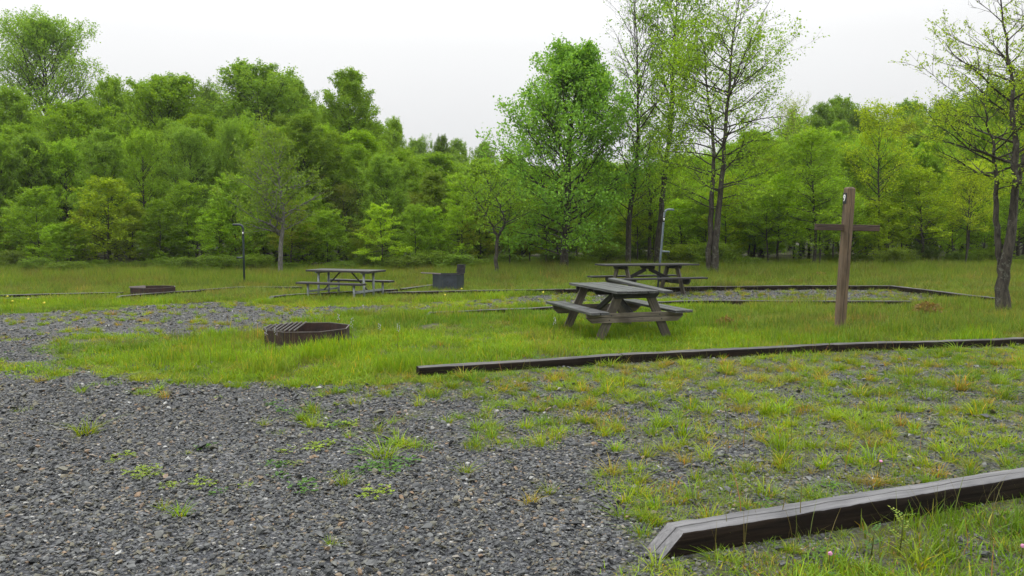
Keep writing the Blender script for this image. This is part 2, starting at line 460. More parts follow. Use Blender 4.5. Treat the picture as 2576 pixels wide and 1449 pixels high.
def cover(X, Y):
    """0 bare gravel .. 1 full grass at world X, Y"""
    X = np.asarray(X, float); Y = np.asarray(Y, float)
    j = 0.14 + 0.010 * Y
    Xj = X + (vnoise(X, Y, 1.1, 11) - 0.5) * j * 2.2 + (vnoise(X, Y, 5, 12) - 0.5) * 0.25
    Yj = Y + (vnoise(X, Y, 0.9, 13) - 0.5) * j * 1.6 + (vnoise(X, Y, 5, 14) - 0.5) * 0.25
    px, py = to_photo(Xj, np.maximum(Yj, 0.6))
    g = in_poly(px, py, GRAVEL_POLY) | in_poly(px, py, FAR_PAD)
    g &= ~in_poly(px, py, SPIT)
    n = np.clip((0.35 * fbm(X, Y, 1.1, 21) + 0.65 * fbm(X, Y, 4.6, 23) - 0.27) / 0.46, 0, 1)
    # how much of the pad the weeds have taken
    t = 0.035 + 0.20 * smooth((px - 150) / 500) * smooth((1190 - py) / 150) + 0.46 * smooth((px - 800) / 450) * smooth((1230 - py) / 140) + 0.22 * smooth((px - 1500) / 500)
    t = t + 0.55 * np.exp(-((py - 965) / 24) ** 2) * smooth((px - 250) / 250) + 0.35 * np.exp(-((py - 925) / 22) ** 2) * (px < 330)
    t = t + 0.75 * smooth((px - 1180) / 620) * smooth((py - 1100) / 160)
    t = t + 0.25 * np.exp(-((px - 1650) / 300) ** 2 - ((py - 950) / 60) ** 2)
    t = t - 0.40 * np.exp(-((px - 2150) / 330) ** 2 - ((py - 960) / 45) ** 2) - 0.35 * np.exp(-((px - 1450) / 190) ** 2 - ((py - 1180) / 80) ** 2) \
        - 0.22 * np.exp(-((px - 1850) / 200) ** 2 - ((py - 1060) / 40) ** 2)
    t = t + 0.6 * np.exp(-((py - (950 - 0.0524 * (px - 1050))) / 22) ** 2) * (px > 1040)
    t = np.where(py < 868, 0.34 + 0.34 * smooth((px - 500) / 600), t)
    t = np.where(in_poly(px, py, FAR_PAD), 0.40, t)
    tn = smooth((t - n) / 0.22 + 0.5) * 0.88
    out = np.where(g, np.clip(tn, 0, 1), 1.0)
    near = smooth((px - 1600) / 200) * smooth((py - 1330) / 50)
    out = np.where(~g & (near > 0.5), np.clip(0.98 + 0.9 * (fbm(X, Y, 3.0, 27) - 0.45), 0.55, 0.97), out)
    return out

def axis(dense0, dense1, step, lo, hi):
    a = list(np.arange(dense0, dense1 + 1e-6, step))
    s = step
    x = dense1
    while x < hi: s *= 1.25; x = min(x + s, hi); a.append(x)
    s = step; x = dense0; pre = []
    while x > lo: s *= 1.25; x = max(x - s, lo); pre.append(x)
    return np.array(pre[::-1] + a)
gx = axis(-13, 13, 0.1, -260, 260); gy = axis(1.5, 27, 0.1, -60, 360)
GX, GY = np.meshgrid(gx, gy)
bump_ = (fbm(GX, GY, 2.0, 31) - 0.5) * 0.03 * (np.abs(GX) < 30) * (GY < 60)
GZ = ground_z(GX, GY) + bump_
def bump_at(x, y): return (fbm(np.asarray(x, float), np.asarray(y, float), 2.0, 31) - 0.5) * 0.03
nv = GX.size
idx = np.arange(nv).reshape(GX.shape)
gf = np.stack([idx[:-1, :-1], idx[:-1, 1:], idx[1:, 1:], idx[1:, :-1]], -1).reshape(-1, 4)
gm = np_mesh('ground', np.stack([GX, GY, GZ], -1).reshape(-1, 3), gf, [GROUND], {'cover': ('POINT', 'FLOAT', cover(GX, GY).ravel())}, True)
ground = tag(link('ground', gm), kind='structure')

# ------------------------------------------------------------------ scattering helper
def proto_collection(name, meshes):
    c = bpy.data.collections.new(name)
    for i, me in enumerate(meshes):
        o = bpy.data.objects.new(me.name, me)
        c.objects.link(o)
    return c

def scatter(name, coll, nprot, P, rot, scl, colr, label, cat):
    n = len(P)
    pm = np_mesh(name, P, np.zeros((0, 3), np.int32), [], {
        'rot': ('POINT', 'FLOAT_VECTOR', rot), 'scl': ('POINT', 'FLOAT_VECTOR', scl),
        'pick': ('POINT', 'INT', rng.integers(0, nprot, n)), 'col': ('POINT', 'FLOAT_COLOR', np.concatenate([colr, np.ones((n, 1))], 1))})
    o = link(name, pm)
    ng = bpy.data.node_groups.new(name, 'GeometryNodeTree')
    ng.interface.new_socket('Geometry', in_out='INPUT', socket_type='NodeSocketGeometry')
    ng.interface.new_socket('Geometry', in_out='OUTPUT', socket_type='NodeSocketGeometry')
    gi = ng.nodes.new('NodeGroupInput'); go = ng.nodes.new('NodeGroupOutput')
    ci = ng.nodes.new('GeometryNodeCollectionInfo')
    ci.inputs['Collection'].default_value = coll
    ci.inputs['Separate Children'].default_value = True
    ci.inputs['Reset Children'].default_value = True
    ip = ng.nodes.new('GeometryNodeInstanceOnPoints')
    ip.inputs['Pick Instance'].default_value = True
    def na(nm, t):
        a = ng.nodes.new('GeometryNodeInputNamedAttribute'); a.data_type = t
        a.inputs['Name'].default_value = nm
        return a.outputs['Attribute']
    l = ng.links.new
    l(gi.outputs[0], ip.inputs['Points']); l(ci.outputs[0], ip.inputs['Instance'])
    l(na('pick', 'INT'), ip.inputs['Instance Index'])
    er = ng.nodes.new('FunctionNodeEulerToRotation'); l(na('rot', 'FLOAT_VECTOR'), er.inputs[0])
    l(er.outputs[0], ip.inputs['Rotation'])
    l(na('scl', 'FLOAT_VECTOR'), ip.inputs['Scale'])
    l(ip.outputs[0], go.inputs[0])
    md = o.modifiers.new('scatter', 'NODES'); md.node_group = ng
    tag(o, label, cat, kind='stuff')
    return o

def frustum_points(n, y0, y1, power=1.0, margin=1.22, xlim=60):
    """n random ground points in the wedge the view covers, plus a margin"""
    y = y0 + (y1 - y0) * rng.random(n * 1) ** power
    half = y * 0.66 * margin + 0.6
    x = (rng.random(len(y)) * 2 - 1) * half
    return x, y

def wedge_uniform(dens, y0, y1, margin=1.22):
    """uniform density per square metre over the wedge"""
    k = 0.66 * margin
    area = k * (y1 ** 2 - y0 ** 2) + 1.2 * (y1 - y0)
    n = int(area * dens)
    y = np.sqrt(rng.random(n) * (y1 ** 2 - y0 ** 2) + y0 ** 2)
    x = (rng.random(n) * 2 - 1) * (y * k + 0.6)
    return x, y

# ------------------------------------------------------------------ trees
def unit(a): return a / np.maximum(np.linalg.norm(a, axis=-1, keepdims=True), 1e-9)

def curves(o, d, L, m, trop, wob, r):
    """n curved limbs with m+1 points each"""
    n = len(o); P = np.zeros((n, m + 1, 3)); P[:, 0] = o; dd = unit(d)
    tr = np.broadcast_to(np.asarray(trop, float), (n,))[:, None]
    for k in range(m):
        P[:, k + 1] = P[:, k] + dd * (L / m)[:, None]
        dd = unit(dd + np.array([0, 0, 1]) * tr / m + r.normal(0, wob, (n, 3)))
    return P

def tubes(P, R, k):
    """rings of k sides along each polyline -> verts, quads"""
    n, m, _ = P.shape
    T = np.zeros_like(P); T[:, 1:-1] = P[:, 2:] - P[:, :-2]; T[:, 0] = P[:, 1] - P[:, 0]; T[:, -1] = P[:, -1] - P[:, -2]
    T = unit(T)
    ref = np.where(np.abs(T[..., 2:3]) > 0.9, np.array([1.0, 0, 0]), np.array([0, 0, 1.0]))
    U = unit(np.cross(T, ref)); W = np.cross(T, U)
    a = np.arange(k) / k * 2 * math.pi
    V = P[:, :, None, :] + R[:, :, None, None] * (U[:, :, None, :] * np.cos(a)[None, None, :, None] + W[:, :, None, :] * np.sin(a)[None, None, :, None])
    idx = np.arange(n * m * k).reshape(n, m, k)
    q = np.stack([idx[:, :-1], np.roll(idx, -1, 2)[:, :-1], np.roll(idx, -1, 2)[:, 1:], idx[:, 1:]], -1).reshape(-1, 4)
    return V.reshape(-1, 3), q

def pick(P, t):
    """point and tangent at parameter t (0..1) of chosen polylines P (n,m,3)"""
    m = P.shape[1] - 1
    s = np.clip(t * m, 0, m - 1e-4); i = s.astype(int); f = (s - i)[:, None]
    ar = np.arange(len(P))
    a = P[ar, i]; b = P[ar, i + 1]
    return a + (b - a) * f, unit(b - a)

PROFS = {
    'dome': lambda s: np.interp(s, [0, 0.1, 0.3, 0.5, 0.65, 0.8, 0.92, 1], [0.85, 1.0, 1.02, 0.94, 0.80, 0.57, 0.34, 0.16]),
    'cone': lambda s: np.clip(1.03 - s, 0.05, 1) ** 0.75,
    'egg': lambda s: np.interp(s, [0, 0.12, 0.3, 0.5, 0.68, 0.85, 1], [0.7, 0.95, 1.0, 0.90, 0.70, 0.43, 0.18]),
    'fan': lambda s: np.interp(s, [0, 0.12, 0.35, 0.55, 0.75, 0.9, 1], [0.85, 1.0, 0.98, 0.82, 0.58, 0.36, 0.2]),
    'vase': lambda s: np.clip(0.45 + 0.75 * s - 0.55 * s ** 4, 0.1, 1),
    'column': lambda s: np.interp(s, [0, 0.15, 0.4, 0.65, 0.8, 0.92, 1], [0.8, 0.97, 1.0, 0.90, 0.70, 0.44, 0.2]),
    'pyramid': lambda s: np.interp(s, [0, 0.1, 0.25, 0.45, 0.65, 0.85, 1], [0.85, 1.0, 1.04, 0.86, 0.54, 0.28, 0.15]),
    'maple': lambda s: np.interp(s, [0, 0.08, 0.25, 0.5, 0.7, 0.85, 1], [0.6, 0.95, 1.0, 0.92, 0.62, 0.42, 0.2]),
}

def gen_tree(seed, H=10.0, cb=0.25, R=2.6, r0=0.13, n1=46, n2=8, n3=5, nl=9, leaf=0.11, e0=0.35, e1=1.1, prof='dome', stems=None,
             trop=0.35, l2=0.42, l3=0.40, jit=0.09, sub_sides=3, leaf_keep=None, bark=None, wob=0.10, lr=(0.72, 1.12), lrad=1.0, flat=0.35):
    r = np.random.default_rng(seed)
    Vs, Fs = [], []; off = 0
    def add(V, F):
        nonlocal off
        Vs.append(V); Fs.append(F + off); off += len(V)
    if stems is None:
        m = 14; t = np.linspace(0, 1, m)
        w = np.cumsum(r.normal(0, 0.035 * H / 10, (m, 2)), 0); w -= w[0]
        stems = [(np.stack([w[:, 0], w[:, 1], t * H * 0.97 - 0.15], -1), r0 * (1 - t * 0.93) ** 0.9 * (1 + 0.45 * np.exp(-t * 26)), 1.0)]
    LO, LD, LL, LR, LE, LT = [], [], [], [], [], []
    for P, rad, share in stems:
        P = np.asarray(P, float); rad = np.asarray(rad, float)
        # resample smoothly
        if len(P) < 12:
            tt = np.linspace(0, len(P) - 1, 26); i = np.minimum(tt.astype(int), len(P) - 2); f = (tt - i)
            def cr(A):
                a0 = A[np.maximum(i - 1, 0)]; a1 = A[i]; a2 = A[i + 1]; a3 = A[np.minimum(i + 2, len(A) - 1)]
                ff = f[:, None] if A.ndim == 2 else f
                return a1 + 0.5 * ff * (a2 - a0 + ff * (2 * a0 - 5 * a1 + 4 * a2 - a3 + ff * (3 * (a1 - a2) + a3 - a0)))
            P = cr(P); rad = np.interp(tt, np.arange(len(rad)), rad)
            P = P + np.concatenate([np.zeros((1, 3)), r.normal(0, 0.018, (len(P) - 1, 3))])
        add(*tubes(P[None], rad[None], 9))
        k = max(4, int(n1 * share))
        zt = P[:, 2]; zmax = zt.max()
        zb = cb * H
        s = np.clip((np.arange(k) + r.random(k)) / k, 0, 1)
        zz = zb + (zmax - zb) * s ** 0.92
        zz = np.maximum(zz, zt[0] + 0.1)
        i = np.interp(zz, zt, np.arange(len(zt))); ii = np.minimum(i.astype(int), len(P) - 2); f = (i - ii)[:, None]
        O = P[ii] + (P[ii + 1] - P[ii]) * f
        sH = np.clip((zz - zb) / max(H - zb, 0.1), 0, 1)
        az = np.arange(k) * 2.399 + r.random() * 6 + r.normal(0, 0.35, k)
        el = e0 + (e1 - e0) * sH + r.normal(0, 0.12, k)
        D = np.stack([np.cos(az) * np.cos(el), np.sin(az) * np.cos(el), np.sin(el)], -1)
        L = R * PROFS[prof](sH) / np.maximum(np.cos(el), 0.55) * r.uniform(lr[0], lr[1], k)
        L = np.minimum(L, (H + 0.25 - zz) * 1.12 + 0.3)
        rr = np.interp(i, np.arange(len(rad)), rad)
        LO.append(O); LD.append(D); LL.append(L); LR.append(np.minimum(rr * 0.62, (0.012 + L * 0.016) * lrad)); LT.append(sH)
    O = np.concatenate(LO); D = np.concatenate(LD); L = np.concatenate(LL); Rr = np.concatenate(LR); SH = np.concatenate(LT)
    P1 = curves(O, D, L, 7, trop, wob, r)
    t = np.linspace(0, 1, 8)
    add(*tubes(P1, Rr[:, None] * (1 - 0.82 * t)[None], 5))
    # second order
    n = len(P1); pi = np.repeat(np.arange(n), n2); t2 = np.tile((np.arange(n2) + 0.5) / n2, n) + r.normal(0, 0.05, n * n2)
    t2 = 0.18 + 0.82 * np.clip(t2, 0, 1)
    Q, T = pick(P1[pi], t2)
    az = r.random(len(Q)) * 6.283
    side = unit(np.cross(T, np.array([0, 0, 1.0]))); up = np.cross(side, T)
    D2 = unit(T * 0.75 + side * np.cos(az)[:, None] * 0.9 + up * np.sin(az)[:, None] * flat * 1.6 + np.array([0, 0, 0.12]))
    L2 = (L[pi] * l2 * (1.15 - 0.65 * t2) + 0.12) * r.uniform(0.6, 1.25, len(Q))
    P2 = curves(Q, D2, L2, 4, trop * 0.8, wob * 1.3, r)
    t = np.linspace(0, 1, 5)
    R2 = np.maximum(Rr[pi] * (1 - 0.8 * t2) * 0.55, 0.0045)
    add(*tubes(P2, R2[:, None] * (1 - 0.7 * t)[None], 3))
    SH2 = SH[pi]
    # twigs
    n = len(P2); pj = np.repeat(np.arange(n), n3); t3 = 0.25 + 0.75 * r.random(n * n3)
    t3[::n3] = 0.98
    Q, T = pick(P2[pj], t3)
    D3 = unit(T * 0.7 + r.normal(0, 0.55, Q.shape) * np.array([1, 1, 0.7]) + np.array([0, 0, 0.1]))
    L3 = (l3 * (0.5 + 0.5 * r.random(len(Q)))) * np.clip(L2[pj] / 0.8, 0.5, 1.3)
    P3 = curves(Q, D3, L3, 2, 0.2, 0.15, r)
    add(*tubes(P3, np.maximum(R2[pj] * 0.45, 0.0032)[:, None] * np.array([1, 0.8, 0.4])[None], 3))
    SH3 = SH2[pj]
    wood = np_mesh('trunk', np.concatenate(Vs), np.concatenate(Fs), [bark or BARK_FOREST], None, True)
    # leaves
    keepn = np.ones(len(P3), bool)
    if leaf_keep is not None:
        keepn = r.random(len(P3)) < leaf_keep(SH3, P3[:, -1])
    P3 = P3[keepn]; SH3 = SH3[keepn]
    pk = np.repeat(np.arange(len(P3)), nl)
    Q, T = pick(P3[pk], r.random(len(pk)) ** 0.7)
    Q = Q + r.normal(0, jit, Q.shape)
    nleaf = len(Q)
    nrm = unit(r.normal(0, 0.75, (nleaf, 3)) + np.array([0, 0, 0.75]))
    ax = unit(np.cross(nrm, r.normal(0, 1, (nleaf, 3)))); bx = np.cross(nrm, ax)
    ls = leaf * r.uniform(0.6, 1.3, nleaf)[:, None]
    droop = np.array([0, 0, -0.22])
    v0 = Q - ax * ls * 0.5; v2 = Q + ax * ls * 0.5 + droop * ls
    v1 = Q + bx * ls * 0.36 + nrm * ls * 0.08 + ax * ls * 0.05; v3 = Q - bx * ls * 0.36 + nrm * ls * 0.08 + ax * ls * 0.05
    V = np.stack([v0, v1, v2, v3], 1).reshape(-1, 3)
    F = np.arange(nleaf * 4).reshape(-1, 4)
    # clump-wise tone: each limb leafs out a little earlier or later than the next
    tl = np.repeat(r.random(len(P3)), nl)
    tint = np.clip(0.5 + (tl - 0.5) * 0.45 + r.normal(0, 0.14, nleaf), 0, 1)
    leaves = np_mesh('crown', V, F, [LEAF], {'tint': ('FACE', 'FLOAT', tint)})
    rad = np.hypot(Q[:, 0], Q[:, 1])
    return wood, leaves, float(np.percentile(Q[:, 2], 99.8)), float(np.percentile(rad, 96))

def put_tree(arch, name, loc, sz, sxy, rz, colr, label, cat='tree', group=None, tilt=(0, 0)):
    colr = tuple(min(c * k_, 0.5) for c, k_ in zip((max(colr[0], colr[1] * (0.50 if 'maple' in name else 0.57)), colr[1], colr[2]), (1.10, 1.07, 0.8)))
    wood, leaves, H, R = arch
    root = empty(name, loc, rz)
    root.rotation_euler = (tilt[0], tilt[1], rz)
    root.scale = (sxy, sxy, sz)
    a = link('trunk', wood, root); b = link('crown', leaves, root)
    b.color = (*colr, 1); 
    tag(root, label, cat, group)
    return root

G_FOREST = (0.155, 0.315, 0.030); G_LIGHT = (0.210, 0.385, 0.032); G_DARK = (0.075, 0.175, 0.026); G_YEL = (0.29, 0.40, 0.022)
G_BROWN = (0.180, 0.230, 0.04); G_MAPLE = (0.185, 0.375, 0.065); G_FRESH = (0.215, 0.42, 0.03); G_BLUE = (0.150, 0.315, 0.048)

A = {
    'dome': gen_tree(1, 11, 0.10, 2.5, 0.13, 84, 9, 5, 13, 0.105, 0.40, 1.15, 'dome', l2=0.34, lr=(0.88, 1.05)),
    'dome2': gen_tree(2, 11, 0.08, 2.7, 0.14, 84, 9, 5, 13, 0.105, 0.35, 1.05, 'egg', l2=0.34, lr=(0.85, 1.06)),
    'column': gen_tree(3, 12, 0.10, 2.0, 0.12, 90, 8, 5, 13, 0.105, 0.5, 1.2, 'column', l2=0.34, lr=(0.86, 1.05)),
    'broad': gen_tree(4, 9, 0.10, 2.9, 0.12, 70, 10, 5, 12, 0.10, 0.15, 0.95, 'dome', l2=0.4, lr=(0.82, 1.06)),
    'dome3': gen_tree(21, 12, 0.10, 2.6, 0.14, 88, 9, 5, 13, 0.11, 0.5, 1.2, 'dome', l2=0.32, lr=(0.92, 1.04), wob=0.07),
    'column2': gen_tree(22, 12, 0.08, 1.9, 0.12, 84, 9, 5, 13, 0.10, 0.55, 1.25, 'egg', l2=0.32, lr=(0.9, 1.05), wob=0.07),
    'oak': gen_tree(23, 10, 0.16, 2.8, 0.15, 56, 10, 6, 10, 0.125, 0.1, 0.9, 'column', l2=0.44, lr=(0.65, 1.15), wob=0.15),
    'sapling': gen_tree(5, 6, 0.14, 1.5, 0.05, 36, 8, 5, 9, 0.085, 0.3, 1.0, 'egg', l2=0.42, l3=0.3, jit=0.06),
    'layered': gen_tree(6, 6, 0.16, 2.0, 0.055, 34, 9, 5, 8, 0.085, 0.02, 0.8, 'cone', trop=0.1, flat=0.1, l2=0.42, l3=0.3, jit=0.05),
    'sparse': gen_tree(7, 9, 0.28, 2.3, 0.09, 40, 8, 5, 4, 0.085, 0.35, 1.1, 'egg', l2=0.42),
    'thin': gen_tree(8, 8, 0.38, 1.6, 0.075, 36, 7, 5, 6, 0.09, 0.4, 1.15, 'egg', l2=0.42),
    'thin2': gen_tree(9, 8, 0.28, 1.9, 0.075, 40, 8, 5, 6, 0.09, 0.15, 1.0, 'cone', l2=0.42, flat=0.2),
    'open': gen_tree(10, 17, 0.36, 4.3, 0.26, 64, 10, 6, 12, 0.14, 0.55, 1.2, 'fan', l2=0.36, l3=0.6, jit=0.15, trop=0.25, lr=(0.9, 1.05)),
    'bush': gen_tree(11, 1.5, 0.02, 1.1, 0.02, 46, 8, 4, 9, 0.06, 0.35, 1.35, 'dome', l2=0.5, l3=0.28, jit=0.05, trop=0.8, lr=(0.45, 1.35)),
}

def fit_tree(kind, name, x, ytop, d, wpx, colr, label, group=None, cat='tree', rz=None):
    a, b = ray(x, ytop)
    wood, leaves, H, R = A[kind]
    gz = float(ground_z(a * d, d))
    h = CAM_H + b * d - gz
    sz = h / H
    w = wpx / F_PX * d / 2
    sxy = w * (1.12 if name == 'forest_tree' else 1.0) / R
    return put_tree(A[kind], name, (a * d, d, gz), sz, sxy, random.uniform(0, 6.28) if rz is None else rz, colr, label, cat, group)

random.seed(5)
def jitc(c, s=0.12):
    k = random.uniform(1 - s, 1 + s)
    return (c[0] * k * random.uniform(0.9, 1.1), c[1] * k, c[2] * k * random.uniform(0.9, 1.1))

# --- forest trees that stand out one by one: kind, name, x, top y, distance, width, colour, label
FOREST = [
    ('open', 'tall_tree', 120, 42, 62, 262, (0.163, 0.360, 0.047), 'tall open-crowned tree rising far above the forest in the upper left corner'),
    ('dome', 'forest_tree', 275, 195, 52, 130, G_FOREST, 'forest tree with pointed top just right of the tall open-crowned tree'),
    ('dome2', 'forest_tree', 350, 207, 58, 60, G_LIGHT, 'small far treetop peeking between two green crowns on the left skyline'),
    ('dome3', 'forest_tree', 415, 190, 46, 225, G_FOREST, 'broad dome-shaped green tree, second big dome from the left on the skyline'),
    ('broad', 'forest_tree', 520, 205, 62, 90, (0.070, 0.224, 0.029), 'dark far crown in the gap between two rounded green trees'),
    ('dome3', 'forest_tree', 660, 160, 48, 250, G_BLUE, 'tallest broad green tree of the forest left of centre'),
    ('dome', 'forest_tree', 745, 200, 52, 130, (0.108, 0.288, 0.032), 'forest tree leaning on the right shoulder of the tallest broad tree'),
    ('column2', 'forest_tree', 880, 180, 47, 160, G_FOREST, 'columnar green tree with rounded top standing against the sky left of centre'),
    ('dome2', 'forest_tree', 995, 298, 54, 90, G_LIGHT, 'lower green tree right of the columnar tree where the skyline drops'),
    ('broad', 'forest_tree', 1052, 343, 80, 90, G_BLUE, 'round far treetop at the left of the low skyline dip'),
    ('dome', 'forest_tree', 1110, 342, 78, 60, G_DARK, 'dark pointed far treetop in the low skyline dip'),
    ('dome2', 'forest_tree', 1155, 352, 84, 90, G_FOREST, 'round far treetop in the middle of the skyline dip'),
    ('dome', 'forest_tree', 1215, 357, 88, 80, G_BLUE, 'far treetop just left of the big maple at the skyline'),
    ('column', 'forest_tree', 25, 222, 50, 120, G_FOREST, 'green forest tree at the left edge below the tall open crown'),
    ('dome3', 'forest_tree', 190, 255, 42, 205, (0.136, 0.315, 0.023), 'rounded mid-green tree in front of the tall open-crowned tree'),
    ('dome2', 'forest_tree', 60, 318, 40, 180, G_FOREST, 'olive green tree near the left edge halfway up the forest wall'),
    ('column', 'forest_tree', 500, 290, 41, 150, (0.121, 0.296, 0.023), 'narrow green tree below and right of the second dome'),
    ('dome', 'forest_tree', 610, 318, 39, 190, (0.132, 0.320, 0.023), 'rounded tree in front of the tallest broad tree'),
    ('sparse', 'brown_tree', 700, 330, 37, 170, G_BROWN, 'thin brownish leafing tree in front of the tallest broad tree'),
    ('column', 'forest_tree', 800, 320, 39, 130, (0.132, 0.341, 0.023), 'narrow fresh green tree between the brownish and the columnar tree'),
    ('column', 'forest_tree', 905, 330, 40, 150, (0.139, 0.341, 0.023), 'fresh green narrow tree in front of the columnar skyline tree'),
    ('sparse', 'brown_tree', 870, 455, 36, 130, (0.154, 0.198, 0.037), 'shaded brownish small tree behind the steel-legged picnic table'),
    ('dome', 'forest_tree', 1000, 380, 43, 140, (0.147, 0.305, 0.023), 'soft green tree behind the picnic table with steel legs'),
    ('dome2', 'forest_tree', 1090, 385, 47, 160, G_FOREST, 'green tree under the low skyline left of the grill'),
    ('sparse', 'brown_tree', 1060, 480, 38, 110, G_BROWN, 'olive brown sparse tree behind the blue-grey grill ring'),
    ('dome', 'forest_tree', 1200, 400, 46, 150, (0.139, 0.315, 0.023), 'green tree behind the small forked tree'),
    ('dome2', 'forest_tree', 1290, 385, 45, 150, G_FOREST, 'green forest tree hidden behind the left side of the maple'),
    ('sapling', 'young_tree', 268, 445, 33, 175, (0.232, 0.368, 0.023), 'pale yellow-green conical young tree in front of the left forest'),
    ('sapling', 'young_tree', 90, 470, 33.5, 150, (0.108, 0.305, 0.021), 'fresh green young tree low at the left edge of the forest'),
    ('sapling', 'young_tree', 175, 560, 32, 110, (0.085, 0.269, 0.021), 'short dark green young tree left of the pale conical one'),
    ('sapling', 'young_tree', 590, 438, 33, 170, (0.178, 0.368, 0.037), 'light green young tree behind the dark pipe stand'),
    ('thin2', 'young_tree', 470, 455, 34, 150, (0.139, 0.305, 0.023), 'branching young tree between the pale conical tree and the pipe stand'),
    ('sapling', 'young_tree', 400, 500, 33, 120, (0.077, 0.252, 0.021), 'deep green young tree right of the pale conical one'),
    ('sapling', 'young_tree', 775, 490, 34, 130, (0.093, 0.305, 0.021), 'bright deep-green young tree beside the grey-trunked tree'),
    ('layered', 'young_tree', 962, 513, 31.5, 150, (0.232, 0.486, 0.026), 'yellow-green layered sapling behind the right end of the steel-legged table'),
    ('layered', 'young_tree', 1160, 438, 33, 150, (0.185, 0.396, 0.023), 'airy green young tree behind the grill ring'),
    ('sapling', 'young_tree', 1330, 520, 36, 130, (0.216, 0.432, 0.023), 'small bright tree seen under the left limbs of the maple'),
    ('sapling', 'young_tree', 1525, 470, 37, 140, (0.263, 0.467, 0.023), 'bright green young tree right of the maple trunk'),
    ('dome', 'forest_tree', 1370, 420, 50, 150, G_FOREST, 'shaded forest tree behind the maple trunk'),
    ('dome2', 'forest_tree', 1490, 400, 52, 150, G_LIGHT, 'light green forest tree between the maple and the bare-topped tree'),
    ('broad', 'forest_tree', 1610, 430, 47, 170, G_LIGHT, 'green forest tree behind the leaning slim trunk'),
    ('broad', 'forest_tree', 1730, 380, 46, 180, (0.201, 0.423, 0.023), 'bright forest tree behind the grey pipe stand'),
    ('dome', 'forest_tree', 1900, 330, 47, 190, (0.170, 0.368, 0.026), 'green forest tree right of the double-trunked tree'),
    ('sparse', 'pale_tree', 1995, 235, 60, 120, (0.263, 0.360, 0.095), 'pale greyish barely leafed far tree right of the double-trunked tree'),
    ('dome2', 'forest_tree', 2075, 262, 62, 120, (0.108, 0.269, 0.042), 'blue-green far tree on the right skyline'),
    ('dome', 'forest_tree', 2115, 243, 64, 110, G_FOREST, 'rounded far tree, highest of the group above the numbered post'),
    ('broad', 'forest_tree', 2170, 268, 62, 90, G_DARK, 'dark far treetop between the rounded far tree and the yellow tree'),
    ('dome', 'forest_tree', 2285, 252, 60, 110, G_BLUE, 'round far tree just right of the yellow-leaved tree'),
    ('broad', 'forest_tree', 2400, 240, 46, 200, (0.124, 0.305, 0.026), 'large green tree behind the foliage of the big right-hand tree'),
    ('broad', 'forest_tree', 2520, 195, 42, 210, (0.132, 0.296, 0.023), 'big olive-green tree filling the right edge behind the near trunk'),
    ('thin2', 'young_tree', 2060, 318, 31, 220, (0.132, 0.360, 0.026), 'green-crowned young tree with dark straight trunk left of the numbered post'),
    ('thin', 'yellow_tree', 2225, 252, 33, 170, (0.31, 0.41, 0.02), 'tall yellow-leaved tree right of the numbered post'),
    ('thin2', 'yellow_tree', 2330, 420, 32, 190, G_YEL, 'shorter yellow-green tree halfway between the numbered post and the near right tree'),
    ('thin', 'yellow_tree', 2440, 400, 33, 170, (0.340, 0.486, 0.023), 'yellow-green slim tree left of the near right-hand trunk'),
    ('thin2', 'young_tree', 1960, 440, 32, 170, (0.232, 0.449, 0.023), 'bright green slim tree left of the numbered post'),
    ('thin', 'young_tree', 1890, 470, 33, 130, (0.263, 0.449, 0.023), 'slim bright green tree between the double trunk and the numbered post'),
    ('thin2', 'young_tree', 1720, 500, 34, 150, (0.278, 0.467, 0.023), 'yellow-green young tree behind the back picnic table'),
]
for t_ in FOREST:
    kind, nm, x, yt, d, w, col_, lab = t_
    fit_tree(kind, nm, x, yt, d, w, jitc(col_, 0.04), lab)

# --- rank and file of the wood behind them
kinds = ['dome', 'column', 'column2', 'dome3', 'dome2', 'oak', 'broad', 'sparse']
skyx = [-600, 0, 150, 300, 450, 600, 700, 800, 860, 960, 1010, 1060, 1150, 1250, 1400, 1600, 1800, 1950, 2100, 2250, 2350, 2500, 2700, 3200]
skyy = [205, 235, 252, 220, 210, 215, 200, 235, 230, 295, 330, 355, 362, 378, 395, 390, 370, 290, 255, 255, 255, 220, 200, 200]
LEFTLAB = 'dense green tree in the ranks of the wood, left of the big maple'
RIGHTLAB = 'tree in the ranks of the wood, right of the big maple'
cnt = 0
for d, step in ((37, 92), (43, 86), (50, 80), (58, 76), (68, 76), (80, 74)):
    x = -420 + random.uniform(0, 60)
    while x < 3000:
        lo = np.interp(x, skyx, skyy)
        yt = lo + random.uniform(8, 60) + (60 - (d - 37) * 1.3 if d < 60 else 0)
        w = random.uniform(88, 150)
        k = random.choice(kinds[:7] if x < 1250 else kinds)
        if x < 1300: c0 = random.choice([G_FOREST, G_FOREST, G_FOREST, G_BLUE, G_LIGHT, (0.15, 0.26, 0.028)])
        else: c0 = random.choice([G_LIGHT, G_FRESH, G_FOREST, (0.24, 0.34, 0.025)])
        fit_tree(k, 'forest_tree', x, yt, d + random.uniform(-2.5, 2.5), w, jitc(c0), LEFTLAB if x < 1430 else RIGHTLAB,
                 'ranks of the wood left of the maple' if x < 1430 else 'ranks of the wood right of the maple')
        cnt += 1
        x += step * random.uniform(0.7, 1.3)
